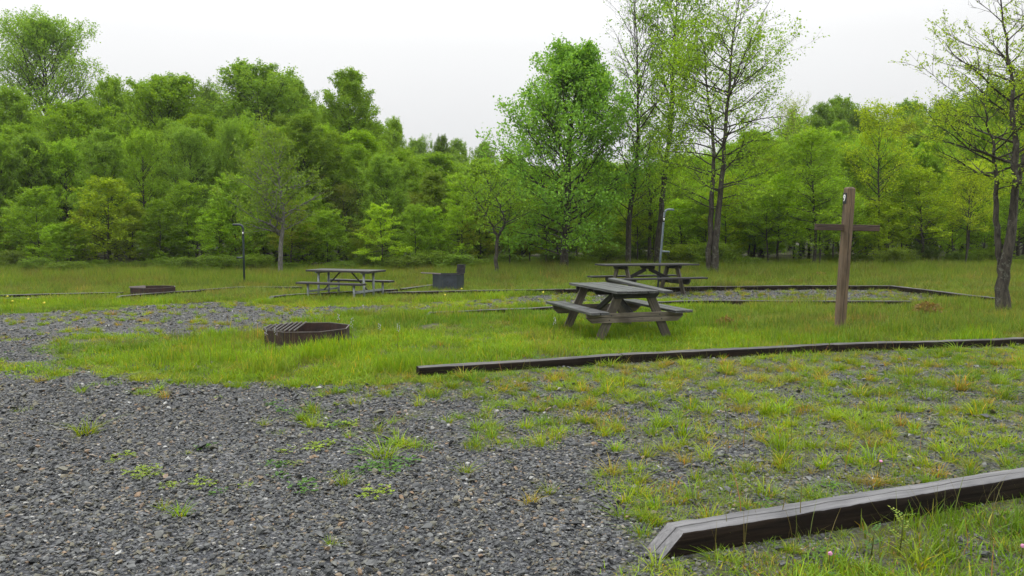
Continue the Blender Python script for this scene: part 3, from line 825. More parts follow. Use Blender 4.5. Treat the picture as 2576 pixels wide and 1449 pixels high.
# thin stems of the right-hand understorey
x = 1280
while x < 2750:
    k = random.choice(['thin', 'thin2', 'thin', 'sapling'])
    fit_tree(k, 'understorey_tree', x, random.uniform(400, 520), random.uniform(31, 38), random.uniform(90, 150), jitc(random.choice([G_FRESH, G_YEL, G_LIGHT])),
             'thin dark-stemmed young tree in the understorey right of the maple', 'thin stems of the right-hand understorey')
    x += random.uniform(24, 48)
x = -150
while x < 1280:
    k = random.choice(['sapling', 'sapling', 'thin2', 'thin', 'sapling'])
    fit_tree(k, 'understorey_tree', x, random.uniform(505, 590), random.uniform(32, 36), random.uniform(90, 140), jitc(random.choice([G_FOREST, G_FRESH, G_LIGHT, (0.20, 0.27, 0.03)])),
             'low leafy sapling at the foot of the left-hand wood', 'saplings at the foot of the left-hand wood')
    x += random.uniform(40, 70)
# shrubs at the edge of the meadow
x = -250
while x < 2750:
    left = x < 1300
    d = random.uniform(30.5, 32.5) if left else random.uniform(30.5, 34)
    yt = random.uniform(628, 678) if left else random.uniform(610, 655)
    fit_tree('bush', 'shrub', x, yt, d, random.uniform(70, 150), jitc(random.choice([(0.13, 0.22, 0.035), (0.16, 0.27, 0.035), (0.11, 0.20, 0.035)]) if left else random.choice([(0.13, 0.215, 0.03), (0.18, 0.28, 0.028), (0.09, 0.16, 0.032)])),
             'low rounded shrub along the meadow edge left of the maple' if left else 'low shrub at the foot of the wood right of the maple',
             'shrubs along the meadow edge left' if left else 'shrubs along the meadow edge right', 'shrub')
    x += random.uniform(40, 90)

# --- the near trees, each grown on its own measured stem
def custom_tree(name, seed, d, stems, colr, label, base=None, **kw):
    """stems: [( [(x, y, depth offset, radius) ...], share )] in photograph units"""
    b0 = stems[0][0][0]
    g = at_depth(b0[0], b0[1], d)
    gz = float(ground_z(g.x, d))
    st = []
    for pts, share in stems:
        P = []; Rr = []
        for (x, y, dy, r) in pts:
            p = at_depth(x, y, d + dy); P.append((p.x - g.x, p.y - d, p.z - gz)); Rr.append(r)
        P[0] = (P[0][0], P[0][1], P[0][2] if pts is not stems[0][0] else -0.2)
        st.append((P, Rr, share))
    H = max(p[2] for s_ in st for p in s_[0]) + 0.3
    arch = gen_tree(seed, H=H, stems=st, **kw)
    return put_tree(arch, name, (g.x, d, gz), 1, 1, 0, colr, label)

def d_at(y, gz=0.0):
    return (CAM_H - gz) / -ray(1288, y)[1]

# big maple
custom_tree('maple_tree', 31, 29.5, [([(1417, 692, 0, 0.21), (1420, 640, 0, 0.155), (1428, 520, 0.1, 0.13), (1430, 400, 0, 0.105), (1440, 300, 0.1, 0.075), (1447, 240, 0, 0.04), (1449, 172, 0, 0.015)], 1.0)],
            G_MAPLE, 'tall maple with dense fresh green leaves, largest crown beside the back picnic table',
            cb=0.08, R=3.05, n1=80, n2=12, n3=5, nl=9, lr=(0.84, 1.06), lrad=0.6, leaf=0.105, e0=0.25, e1=0.95, prof='pyramid', l2=0.36, l3=0.42, jit=0.10, bark=BARK, trop=0.25)
# small forked tree left of it
custom_tree('small_tree', 32, 27.5, [([(1247, 700, 0, 0.08), (1248, 640, 0, 0.065), (1250, 602, 0, 0.06), (1235, 560, 0.2, 0.035), (1205, 510, 0.3, 0.022), (1170, 470, 0.2, 0.008)], 0.55),
            ([(1250, 602, 0, 0.05), (1268, 560, -0.2, 0.035), (1258, 520, -0.2, 0.025), (1222, 450, 0, 0.008)], 0.55),
            ([(1258, 590, 0, 0.03), (1280, 545, 0.3, 0.02), (1290, 500, 0.4, 0.008)], 0.35)],
            (0.20, 0.36, 0.035), 'small forked tree with thin leaves and dark trunk left of the maple',
            cb=0.42, R=0.95, n1=30, n2=7, n3=4, nl=3, leaf=0.075, e0=0.3, e1=0.9, prof='egg', l2=0.45, l3=0.3, bark=BARK, jit=0.06)
# grey-trunked tree behind the steel table
custom_tree('grey_trunk_tree', 33, 30.0, [([(705, 697, 0, 0.10), (706, 620, 0, 0.08), (712, 540, 0, 0.06), (700, 440, 0.2, 0.05), (690, 370, 0.2, 0.02)], 0.6),
            ([(710, 560, 0, 0.07), (680, 520, -0.3, 0.05), (665, 470, -0.5, 0.03), (640, 430, -0.5, 0.012)], 0.4), ([(704, 590, 0, 0.06), (680, 565, -0.5, 0.045), (650, 555, -0.8, 0.015)], 0.15)],
            (0.15, 0.25, 0.035), 'pale grey-trunked tree with thin brownish leaves behind the dark pipe stand',
            cb=0.30, R=1.5, n1=34, n2=7, n3=4, nl=6, leaf=0.09, e0=0.3, e1=0.9, prof='egg', l2=0.45, bark=BARK_GREY)
# slim tree with bare twiggy top
custom_tree('slim_tree', 34, 30.5, [([(1580, 682, 0, 0.12), (1583, 560, 0, 0.10), (1598, 440, 0.1, 0.08), (1606, 330, 0, 0.06), (1604, 200, 0, 0.04), (1600, 80, 0, 0.02), (1596, -10, 0, 0.008)], 1.0)],
            (0.20, 0.36, 0.07), 'slim tall tree with thin leaves and bare twigs at the top, right beside the maple',
            cb=0.16, R=1.6, n1=50, n2=8, n3=4, nl=3, lrad=0.6, leaf=0.085, e0=0.55, e1=1.15, prof='column', l2=0.42, l3=0.4, bark=BARK,
            leaf_keep=lambda s, p: 1.0 - 0.62 * smooth((s - 0.35) / 0.45))
# leaning slim trunk with leafy top
custom_tree('leaning_tree', 35, 31.5, [([(1650, 675, 0, 0.14), (1660, 560, 0, 0.11), (1672, 440, 0, 0.09), (1686, 330, 0, 0.085), (1694, 200, 0, 0.06), (1700, 80, 0, 0.035), (1704, -20, 0, 0.012)], 1.0)],
            (0.17, 0.37, 0.05), 'tall slender tree leaning slightly right, its leafy top cut by the upper edge',
            cb=0.28, R=1.55, n1=50, n2=8, n3=5, nl=6, lrad=0.65, leaf=0.10, e0=0.45, e1=1.05, prof='column', l2=0.42, l3=0.4, bark=BARK)
custom_tree('thin_dark_tree', 36, 33, [([(1632, 668, 0, 0.09), (1636, 560, 0, 0.07), (1634, 470, 0, 0.05), (1620, 400, 0, 0.02)], 1.0)],
            (0.20, 0.39, 0.03), 'thin dark-stemmed tree just left of the leaning slender tree',
            cb=0.3, R=1.2, n1=26, n2=7, n3=4, nl=6, leaf=0.09, e0=0.3, e1=1.0, prof='egg', bark=BARK)
# double-trunked tree
custom_tree('double_trunk_tree', 37, 27.2, [
            ([(1782, 706, 0, 0.126), (1786, 600, 0, 0.096), (1790, 500, 0.1, 0.081), (1796, 400, 0.2, 0.063), (1788, 300, 0.4, 0.044), (1775, 180, 0.5, 0.026), (1765, 70, 0.5, 0.009)], 0.333),
            ([(1798, 704, -0.1, 0.133), (1802, 600, -0.1, 0.111), (1812, 500, -0.1, 0.092), (1820, 400, 0, 0.074), (1828, 300, 0, 0.059), (1838, 180, 0, 0.041), (1850, 60, 0, 0.022), (1868, -40, 0, 0.007)], 0.459),
            ([(1832, 250, 0, 0.030), (1868, 150, 0, 0.022), (1905, 60, 0, 0.015), (1950, -20, 0, 0.004)], 0.104)],
            (0.23, 0.39, 0.030), 'large double-trunked tree with yellow-green leaves and bare top twigs behind the back table',
            cb=0.22, R=2.35, n1=92, n2=9, n3=5, nl=6, lrad=0.6, leaf=0.08, e0=0.22, e1=0.85, prof='maple', l2=0.42, l3=0.42, bark=BARK, trop=0.15,
            leaf_keep=lambda s, p: 1.0 - 0.95 * smooth((s - 0.60) / 0.18))
# near tree at the right edge, forked low
custom_tree('lichened_tree', 38, 15.2, [
            ([(2520, 792, 0, 0.165), (2522, 730, 0, 0.12), (2528, 660, 0, 0.10), (2545, 560, 0, 0.08), (2552, 450, 0, 0.062), (2550, 330, 0.1, 0.048), (2548, 230, 0.2, 0.036), (2535, 120, 0.3, 0.024), (2520, 20, 0.3, 0.014), (2510, -60, 0.3, 0.008)], 0.42),
            ([(2524, 722, 0.0, 0.07), (2513, 640, 0.08, 0.06), (2507, 530, 0.2, 0.05), (2504, 420, 0.2, 0.035), (2492, 330, 0.2, 0.02), (2470, 250, 0.2, 0.007)], 0.42),
            ([(2551, 480, 0.1, 0.05), (2600, 330, 0.5, 0.045), (2640, 150, 0.6, 0.03), (2660, -20, 0.7, 0.01)], 0.4)],
            (0.28, 0.41, 0.04), 'near forked tree with dark lichen-spotted trunk at the right edge',
            cb=0.34, R=1.45, lrad=0.7, n1=48, n2=9, n3=5, nl=6, leaf=0.044, e0=0.30, e1=0.75, prof='maple', l2=0.45, l3=0.26, bark=BARK, trop=0.22, jit=0.03, flat=0.2,
            leaf_keep=lambda s, p: 1.0 - 0.75 * smooth((s - 0.58) / 0.15))

# ------------------------------------------------------------------ timber work
class MB:
    """collects extruded outlines with grain coordinates; build() links ONE mesh object"""
    def __init__(s): s.v = []; s.f = []; s.g = []; s.m = []
    def plate(s, o, A_, B_, pts, th, mat=0):
        A_ = Vector(A_).normalized(); B_ = (Vector(B_) - A_ * Vector(B_).dot(A_)).normalized(); Nn = A_.cross(B_)
        o = Vector(o); n = len(pts); b = len(s.v); r1 = random.uniform(0, 50); r2 = random.uniform(-0.02, 0.02)
        for sg in (-0.5, 0.5):
            for (a, c) in pts:
                s.v.append(o + A_ * a + B_ * c + Nn * th * sg); s.g.append((a + r1, c + r2 if abs(th) < 0.08 else c + r2, th * sg + r2))
        s.f.append(list(range(b + n - 1, b - 1, -1))); s.f.append(list(range(b + n, b + 2 * n)))
        for i in range(n):
            j = (i + 1) % n; s.f.append([b + i, b + j, b + n + j, b + n + i])
        s.m += [mat] * (n + 2)
        return s
    def beam(s, p0, p1, w, h, up=(0, 0, 1), cut=0.0, cut_len=None, mat=0):
        """h along up, w sideways; cut takes the lower end corners off"""
        p0 = Vector(p0); p1 = Vector(p1); L = (p1 - p0).length; c = cut; cl = cut_len or cut
        if c: pts = [(cl, -h / 2), (L - cl, -h / 2), (L, -h / 2 + c), (L, h / 2), (0, h / 2), (0, -h / 2 + c)]
        else: pts = [(0, -h / 2), (L, -h / 2), (L, h / 2), (0, h / 2)]
        return s.plate(p0, p1 - p0, up, pts, w, mat)
    def tube(s, pts, r, k=8, mat=0):
        P = np.array([[list(p) for p in pts]], float)
        rr = np.array([r if hasattr(r, '__len__') else [r] * len(pts)], float)
        V, F = tubes(P, rr, k); b = len(s.v)
        for v in V: s.v.append(Vector(v)); s.g.append((v[2], v[0], v[1]))
        for f in F: s.f.append([int(i) + b for i in f]); s.m.append(mat)
        s.f.append([b + i for i in range(k)][::-1]); s.m.append(mat)
        e_ = b + (len(pts) - 1) * k
        s.f.append([e_ + i for i in range(k)]); s.m.append(mat)
        return s
    def build(s, name, mats, parent=None, bevel=0.004, smooth_=False):
        me = bpy.data.meshes.new(name)
        me.from_pydata([tuple(v) for v in s.v], [], s.f)
        if not isinstance(mats, (list, tuple)): mats = [mats]
        for m in mats: me.materials.append(m)
        me.polygons.foreach_set('material_index', s.m)
        if smooth_: me.polygons.foreach_set('use_smooth', [True] * len(s.f))
        a = me.attributes.new('gco', 'FLOAT_VECTOR', 'POINT')
        a.data.foreach_set('vector', np.array(s.g, np.float32).ravel())
        me.update()
        bm = bmesh.new(); bm.from_mesh(me); bmesh.ops.recalc_face_normals(bm, faces=bm.faces); bm.to_mesh(me); bm.free()
        o = link(name, me, parent)
        if bevel:
            md = o.modifiers.new('bevel', 'BEVEL'); md.width = bevel; md.segments = 2; md.limit_method = 'ANGLE'
        return o

SEGS = []
def timber(p0, p1, label, group=None, w=0.145, h=0.145, sink=0.03, slope0=False, slope1=False, wear=1.0):
    """one landscaping timber lying between two ground points; worn, slightly rounded edges"""
    p0 = Vector(p0); p1 = Vector(p1); L = (p1 - p0).length; A_ = (p1 - p0).normalized()
    S_ = A_.cross(Vector((0, 0, 1))).normalized(); U_ = S_.cross(A_)
    root_o = p0.copy(); SEGS.append((p0.x, p0.y, p1.x, p1.y))
    nseg = max(6, int(L / (0.03 if p0.length < 6 else 0.1))); rd = 0.016
    prof = []
    for cx, cy, a0 in ((1, 1, 0), (-1, 1, 90), (-1, -1, 180), (1, -1, 270)):
        for k in (0, 45, 90):
            a = math.radians(a0 + k); prof.append((cx * (w / 2 - rd) + rd * math.cos(a), cy * (h / 2 - rd) + rd * math.sin(a)))
    prof2 = []
    for i in range(12):
        a = prof[i]; b = prof[(i + 1) % 12]; prof2.append(a)
        if i % 3 == 2: prof2 += [(a[0] + (b[0] - a[0]) * f, a[1] + (b[1] - a[1]) * f) for f in (0.33, 0.66)]
    np_ = len(prof2)
    seed = random.randint(0, 9999); r1 = random.uniform(0, 50)
    V, G, F, M = [], [], [], []
    for i in range(nseg + 1):
        t = i / nseg * L
        for j, (a, b) in enumerate(prof2):
            dn = (float(vnoise(t * 1.0, j * 0.35, 6.0, seed)) - 0.5) * 0.009 * wear + (float(vnoise(t, 3.3, 1.2, seed + 5)) - 0.5) * 0.012 * wear + (float(vnoise(t, j * 0.9, 22.0, seed + 9)) - 0.5) * 0.006 * wear * (j % 5 < 3)
            aa = a * (1 + dn * 6); bb = b + dn + (h / 2 - sink)
            tt = t
            up_ = (b / h + 0.5)
            if slope0: tt = t + max(0.0, 0.16 * up_) * max(0.0, 1 - t / 0.5)
            if slope1: tt = tt - max(0.0, 0.20 * up_) * max(0.0, 1 - (L - t) / 0.5)
            V.append(A_ * tt + S_ * aa + U_ * bb); G.append((tt + r1, a, b))
    for i in range(nseg):
        for j in range(np_):
            k = (j + 1) % np_
            F.append([i * np_ + j, i * np_ + k, (i + 1) * np_ + k, (i + 1) * np_ + j])
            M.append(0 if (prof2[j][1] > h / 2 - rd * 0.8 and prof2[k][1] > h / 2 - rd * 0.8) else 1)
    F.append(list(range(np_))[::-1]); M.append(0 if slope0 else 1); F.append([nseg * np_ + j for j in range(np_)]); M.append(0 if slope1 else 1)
    me = bpy.data.meshes.new('timber'); me.from_pydata([tuple(v) for v in V], [], F)
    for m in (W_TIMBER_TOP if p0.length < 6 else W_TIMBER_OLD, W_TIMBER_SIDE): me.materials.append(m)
    me.polygons.foreach_set('material_index', M); me.polygons.foreach_set('use_smooth', [len(f) == 4 for f in F])
    a = me.attributes.new('gco', 'FLOAT_VECTOR', 'POINT'); a.data.foreach_set('vector', np.array(G, np.float32).ravel())
    me.update()
    bm = bmesh.new(); bm.from_mesh(me); bmesh.ops.recalc_face_normals(bm, faces=bm.faces); bm.to_mesh(me); bm.free()
    o = link('landscape_timber', me); o.location = root_o
    tag(o, label, 'timber', group)
    return o

def run(pts, labels, h_top=0.115, unit_len=2.44, slope0=False, slope1=False, group=None, wear=1.0):
    """a run of timbers end to end through measured top-edge points; labels for each piece in order"""
    W_ = [on_ground(x, y, h_top) for x, y in pts]
    k = 0
    for i in range(len(W_) - 1):
        a, b = W_[i], W_[i + 1]; L = (b - a).length; n = max(1, round(L / unit_len))
        for j in range(n):
            p = a + (b - a) * (j / n); q = a + (b - a) * ((j + 1) / n)
            e_ = (q - p).normalized() * 0.004; p = p + e_; q = q - e_
            p.z = float(ground_z(p.x, p.y)); q.z = float(ground_z(q.x, q.y))
            timber(p, q, labels[min(k, len(labels) - 1)], group, sink=0.145 - h_top, slope0=slope0 and i == 0 and j == 0, slope1=slope1 and i == len(W_) - 2 and j == n - 1, wear=wear)
            k += 1
    return k

random.seed(11)
# foreground timber
p0 = on_ground(1630, 1398, 0.0); p1 = on_ground(2700, 1160, 0.145)
p0.z = float(ground_z(p0.x, p0.y)); p1.z = float(ground_z(p1.x, p1.y))
timber(p0, p1, 'thick weathered grey timber with sloped end in the near right corner', w=0.15, h=0.15, sink=0.025, slope0=True)
run([(1050, 923), (1560, 891), (2090, 865), (2640, 848)],
    ['dark cut-ended timber starting the long edging in front of the wooden picnic table',
     'second timber of the long edging, straight below the wooden picnic table',
     'third timber of the long edging, below and right of the wooden picnic table',
     'fourth timber of the long edging, running out at the right edge'], unit_len=3.0, h_top=0.10)
run([(1062, 786), (1420, 770)], ['mossy low timber almost hidden in grass between fire ring and wooden table', 'sunken timber left of the near wooden table'], h_top=0.07, unit_len=3.2, slope0=True)
run([(1540, 764), (1760, 755), (2290, 757)], ['timber behind the benches of the near wooden table', 'timber along the near side of the far pad, left of the numbered post',
     'timber along the near side of the far pad, behind the numbered post'], h_top=0.09, unit_len=3.2)
run([(968, 735), (1420, 727), (1800, 720), (2240, 718), (2530, 752)],
    ['thin edging timber in front of the blue-grey grill ring', 'edging timber right of the grill ring toward the back wooden table', 'edging timber behind the near wooden table',
     'far edging timber right of the back wooden table', 'far edging timber left of the numbered post', 'far edging timber just behind the numbered post',
     'far edging timber right of the numbered post up to the corner', 'corner timber turning toward the near right-hand tree', 'timber running down to the near right-hand tree'], h_top=0.12, unit_len=3.2)
run([(672, 746), (745, 739), (1000, 727)], ['sloped-end timber left of the steel-legged table', 'timber passing under the steel-legged table', 'timber behind the legs of the steel-legged table'], h_top=0.13, unit_len=3.0, slope0=True)
run([(1010, 726), (1120, 712)], ['short timber between the steel-legged table and the grill ring'], h_top=0.12, unit_len=6)
run([(285, 745), (435, 733), (505, 729)], ['dark sloped-end timber in front of the far fire ring', 'timber right of the far fire ring'], h_top=0.14, unit_len=3.4, slope0=True)
run([(505, 728), (600, 721), (760, 721)], ['curving edging timber between far fire ring and dark pipe stand', 'edging timber at the foot of the dark pipe stand'], h_top=0.13, unit_len=3.4)
run([(-60, 744), (130, 738), (310, 735)], ['thin far timber at the left edge of the meadow', 'thin far timber running up to the far fire ring'], h_top=0.12, unit_len=5)
run([(-60, 752), (110, 747)], ['low timber half hidden in bright grass at the left edge'], h_top=0.08, unit_len=5)

# ------------------------------------------------------------------ wooden picnic tables
def picnic_table(name, loc, rz, L, label, W=0.80, bench=0.80, Ht=0.74, loose=False, frames=0.58, tops=(W_TOP, W_DARK), legmat=W_LEG, beammat=W_BEAM, tilt=0.0):
    """long axis local x; +x is the end nearest the viewer for the near table"""
    t = empty(name, loc, rz); t.rotation_euler = (0, tilt, rz)
    tag(t, label, 'picnic table')
    th = 0.038
    npl = 5; gap = 0.008; pw = (W - gap * (npl - 1)) / npl
    m = MB()
    for i in range(npl - (1 if loose else 0)):
        y = -W / 2 + pw / 2 + i * (pw + gap)
        dx = random.uniform(-0.012, 0.012); dz = random.uniform(-0.002, 0.003)
        m.beam((-L / 2 + dx, y, Ht - th / 2 + dz), (L / 2 + dx, y, Ht - th / 2 + dz), pw, th)
    m.build('tabletop', tops[0], t, 0.005)
    if loose:
        y = W / 2 - pw / 2
        q = MB(); q.beam((-L / 2 - 0.02, y + 0.045, Ht + 0.048), (L / 2 + 0.12, y + 0.02, Ht - th / 2 + 0.002), pw * 0.9, th)
        tag(q.build('loose_plank', tops[0], t, 0.005), 'loose tabletop plank lifted at its far end')
    sh = 0.44
    for s_ in (-1, 1):
        b = MB()
        for k in (0, 1):
            y = s_ * (bench - 0.07 - k * 0.148)
            b.beam((-L / 2 + random.uniform(-0.01, 0.01), y, sh - th / 2), (L / 2 + random.uniform(-0.01, 0.01), y, sh - th / 2), 0.138, th)
        b.build('bench_seat', tops[0], t, 0.005)
    fx = L / 2 * frames if frames < 1 else frames
    for s_ in (-1, 1):
        x = s_ * fx
        c_ = MB(); c_.beam((x, -W / 2 + 0.03, Ht - th - 0.045), (x, W / 2 - 0.03, Ht - th - 0.045), 0.038, 0.086, cut=0.05); c_.build('cleat', W_DARK, t)
        c_ = MB(); c_.beam((x - s_ * 0.001, -bench + 0.03, sh - th - 0.072), (x - s_ * 0.001, bench - 0.03, sh - th - 0.072), 0.038, 0.14, cut=0.075, cut_len=0.09)
        c_.build('cross_beam', beammat, t)
        for q in (-1, 1):
            l = MB()
            xo = x - s_ * 0.040
            top = Vector((xo, q * (W / 2 - 0.17), Ht - th - 0.003)); bot = Vector((xo, q * (bench * 0.70), -0.03))
            d_ = (bot - top); Ld = d_.length; an = d_.normalized(); wd = 0.135
            hx = abs(an.y / an.z) * wd / 2 * q
            # plank outline with level-cut ends
            l.plate(top, d_, Vector((0, 1, 0)), [(-0.5 * abs(an.y) * wd / max(abs(an.z), .3) * (-1), -wd / 2), (Ld, -wd / 2), (Ld, wd / 2), (0.5 * abs(an.y) * wd / max(abs(an.z), .3) * (-1) * 0 , wd / 2)], 0.038)
            l.build('leg', legmat, t)
        bo = MB()
        for q in (-1, 1):
            for dy, dz_ in ((0.0, 0.035), (0.03, -0.03)):
                f_ = 0.47; yy = q * ((W / 2 - 0.17) * (1 - f_) + bench * 0.70 * f_ + dy)
                bo.tube([(x + s_ * 0.014, yy, sh - th - 0.072 + dz_), (x + s_ * 0.026, yy, sh - th - 0.072 + dz_)], 0.010, 6)
        bo.build('bolt_heads', DARKMETAL, t, 0)
    c_ = MB(); c_.beam((0, -W / 2 + 0.04, Ht - th - 0.045), (0, W / 2 - 0.04, Ht - th - 0.045), 0.038, 0.086, cut=0.05); c_.build('cleat', W_DARK, t)
    for s_ in (-1, 1):
        b = MB(); b.beam((s_ * 0.05, 0, Ht - th - 0.09), (s_ * (fx - 0.03), 0, sh - th - 0.08), 0.038, 0.088, up=(0, 0, 1)); b.build('brace', W_DARK, t)
    return t

random.seed(3)
# near table: long axis runs away to the left
yaw = 0.285
PT = (1.60, 12.2, 0.0)
picnic_table('picnic_table', PT, math.atan2(-math.cos(yaw), math.sin(yaw)), 1.95, 'near weathered wooden picnic table with a lifted loose plank on its top', loose=True, frames=0.74, bench=0.80, W=0.80, Ht=0.735)
pb = at_depth(1628, 700, 20.0)
picnic_table('picnic_table', (pb.x, 20.0, float(ground_z(pb.x, 20.0))), 0.40, 2.62, 'far dark wooden picnic table with long overhanging top in front of the grey pipe stand',
             frames=0.60, bench=0.76, W=0.74, Ht=0.76, tops=(W_DARK, W_DARK), legmat=W_LEG, beammat=W_DARK, tilt=0.008)

# ------------------------------------------------------------------ steel-legged picnic table
def steel_table(loc, rz):
    t = tag(empty('picnic_table', loc, rz), 'picnic table with charcoal plank top on pale steel legs left of centre', 'picnic table')
    L = 1.98; W = 0.76; Ht = 0.76; sh = 0.46
    m = MB()
    for i in range(5): m.beam((-L / 2, -W / 2 + 0.073 + i * 0.153, Ht - 0.025), (L / 2, -W / 2 + 0.073 + i * 0.153, Ht - 0.025), 0.147, 0.05)
    m.build('tabletop', W_RECYCLED, t, 0.006)
    for s_ in (-1, 1):
        m = MB()
        for k in (0, 1): m.beam((-L / 2, s_ * (0.60 + k * 0.13), sh - 0.025), (L / 2, s_ * (0.60 + k * 0.13), sh - 0.025), 0.124, 0.05)
        m.build('bench_seat', W_RECYCLED, t, 0.006)
    for s_ in (-1, 1):
        x = s_ * 0.70
        for q in (-0.22, 0.22):
            m = MB(); m.tube([(x, q, -0.03), (x, q, Ht - 0.055)], 0.031, 10); m.build('leg', GALV, t, 0, True)
        for q in (-0.665, 0.665):
            m = MB(); m.tube([(x, q, -0.03), (x, q, sh - 0.055)], 0.031, 10); m.build('leg', GALV, t, 0, True)
        m = MB(); m.beam((x, -0.70, sh - 0.24), (x, 0.70, sh - 0.24), 0.03, 0.05); m.build('support_bar', GALV, t, 0.003)
        m = MB(); m.beam((x, -0.34, Ht - 0.07), (x, 0.34, Ht - 0.07), 0.04, 0.035); m.build('top_bracket', GALV, t, 0.003)
        m = MB(); m.beam((s_ * 0.18, 0, Ht - 0.065), (x - s_ * 0.02, 0, sh - 0.235), 0.03, 0.03); m.build('brace', DARKMETAL, t, 0.003)
    m = MB(); m.beam((-0.22, 0, Ht - 0.062), (0.22, 0, Ht - 0.062), 0.03, 0.02); m.build('brace_plate', DARKMETAL, t, 0.002)
    return t
ps = at_depth(870, 700, 20.6)
steel_table((ps.x, 20.6, float(ground_z(ps.x, 20.6))), -0.40)

# ------------------------------------------------------------------ fire rings and grill
def ring_wall(m, n, R, z0, z1, rz, th=0.008, sx=1.0, sy=1.0, mat=0):
    c = [Vector((R * sx * math.cos(rz + 2 * math.pi * i / n), R * sy * math.sin(rz + 2 * math.pi * i / n), 0)) for i in range(n)]
    for i in range(n):
        a, b = c[i], c[(i + 1) % n]
        m.plate(a, b - a, (0, 0, 1), [(0.002, z0), ((b - a).length - 0.002, z0), ((b - a).length - 0.002, z1), (0.002, z1)], th, mat)
    return c

RINGS = []
def fire_ring(loc, rz, label, R=0.62, h=0.29, shelf=False, sy=1.0):
    RINGS.append((loc[0], loc[1], R))
    t = tag(empty('fire_ring', loc, rz), label, 'fire ring')
    m = MB(); c = ring_wall(m, 8, R, -0.05, h, math.radians(22.5), sy=sy); m.build('wall', RUST, t, 0.001)
    m = MB()
    for i in range(8):
        a, b = c[i], c[(i + 1) % 8]
        m.beam(a * 1.005 + Vector((0, 0, h + 0.006)), b * 1.005 + Vector((0, 0, h + 0.006)), 0.016, 0.008)
    m.build('rim', RUST_EDGE, t, 0.001)
    if shelf:
        m = MB(); pts = [(-R * 0.97, -R * 0.40 * sy), (-R * 0.30, -R * 0.9 * sy), (-R * 0.30, R * 0.9 * sy), (-R * 0.97, R * 0.40 * sy)]
        m.plate((0, 0, h + 0.018), (1, 0, 0), (0, 1, 0), pts, 0.01); m.build('cooking_plate', RUST, t, 0.002)
    else:
        m = MB()
        for i in range(8):
            x = -R * 0.93 + i * 0.066; yy = min(R * 0.92, R * 0.42 + (x + R * 0.93) * 1.0) * sy * 0.97
            m.tube([(x, -yy, h + 0.022), (x, yy, h + 0.022)], 0.011, 6)
        m.tube([(-R * 0.95, -R * 0.36 * sy, h + 0.012), (-R * 0.40, -R * 0.84 * sy, h + 0.012)], 0.008, 6)
        m.tube([(-R * 0.95, R * 0.36 * sy, h + 0.012), (-R * 0.40, R * 0.84 * sy, h + 0.012)], 0.008, 6)
        m.build('grate', GRATE, t, 0)
    m = MB(); m.plate((0, 0, 0.012), (1, 0, 0), (0, 1, 0), [(R * 0.97 * math.cos(a_), R * 0.97 * sy * math.sin(a_)) for a_ in [math.radians(22.5 + 45 * i) for i in range(8)]], 0.012)
    m.build('ash_bed', DARKMETAL, t, 0)
    return t
pf = on_ground(752, 870, 0.0)
fire_ring((pf.x, pf.y + 0.50, float(ground_z(pf.x, pf.y + 0.5))), 0.10, 'near rusty open fire ring with a slatted grate over its left side', 0.615, 0.195)
pf = at_depth(385, 745, 21.6)
fire_ring((pf.x, 21.6, float(ground_z(pf.x, 21.6))), 0.45, 'far rusty fire ring with flat cooking plate beside the left gravel drive', 0.60, 0.25, shelf=True)

def grill_ring(loc, rz):
    t = tag(empty('grill_ring', loc, rz), 'blue-grey steel grill ring with one grate raised upright behind the edging timber', 'grill')
    R = 0.44; h = 0.47; n = 6
    m = MB(); c = ring_wall(m, n, R, -0.05, h, 0.0); m.build('wall', BLUESTEEL, t, 0.001)
    m = MB()
    for k, (fx_, fz) in enumerate(((0.42, 0.27), (0.55, 0.17), (0.78, 0.17))):
        a, b = c[4], c[5]; d = (b - a).normalized(); p = a + (b - a) * fx_; nn = Vector((p.x, p.y, 0)).normalized()
        m.tube([p + nn * 0.004 + Vector((0, 0, fz)), p + nn * 0.014 + Vector((0, 0, fz))], 0.018, 10)
    m.build('vent_hole', DARKMETAL, t, 0)
    m = MB()
    for i in range(n):
        a, b = c[i], c[(i + 1) % n]
        m.beam(a * 1.01 + Vector((0, 0, h + 0.006)), b * 1.01 + Vector((0, 0, h + 0.006)), 0.03, 0.01)
    m.build('rim', DARKMETAL, t, 0.001)
    m = MB()   # shelf swung out to the left
    for i in range(9): m.tube([(-0.76, -0.17 + i * 0.042, h + 0.045), (-0.22, -0.17 + i * 0.042, h + 0.018)], 0.008, 6)
    m.tube([(-0.76, -0.18, h + 0.045), (-0.76, 0.175, h + 0.045)], 0.010, 6); m.tube([(-0.22, -0.18, h + 0.018), (-0.22, 0.175, h + 0.018)], 0.010, 6)
    m.build('side_grate', RUST_EDGE, t, 0)
    m = MB()   # upright grate
    o = Vector((0.22, 0.0, h + 0.02)); ux = Vector((0.23, 0.02, 0)); uz = Vector((0.05, 0.03, 0.25))
    for i in range(9): m.tube([o + ux * (i / 8), o + ux * (i / 8) + uz], 0.008, 6)
    for f in (0, 0.5, 1): m.tube([o + uz * f, o + ux + uz * f], 0.009, 6)
    m.plate(o + uz * 0.5 + Vector((0, 0.014, 0)), ux, uz, [(0, -0.12), (0.23, -0.12), (0.23, 0.12), (0, 0.12)], 0.004)
    m.build('upright_grate', DARKMETAL, t, 0)
    return t
pg = at_depth(1128, 715, 22.3)
grill_ring((pg.x, 22.3, float(ground_z(pg.x, 22.3))), 0.12)

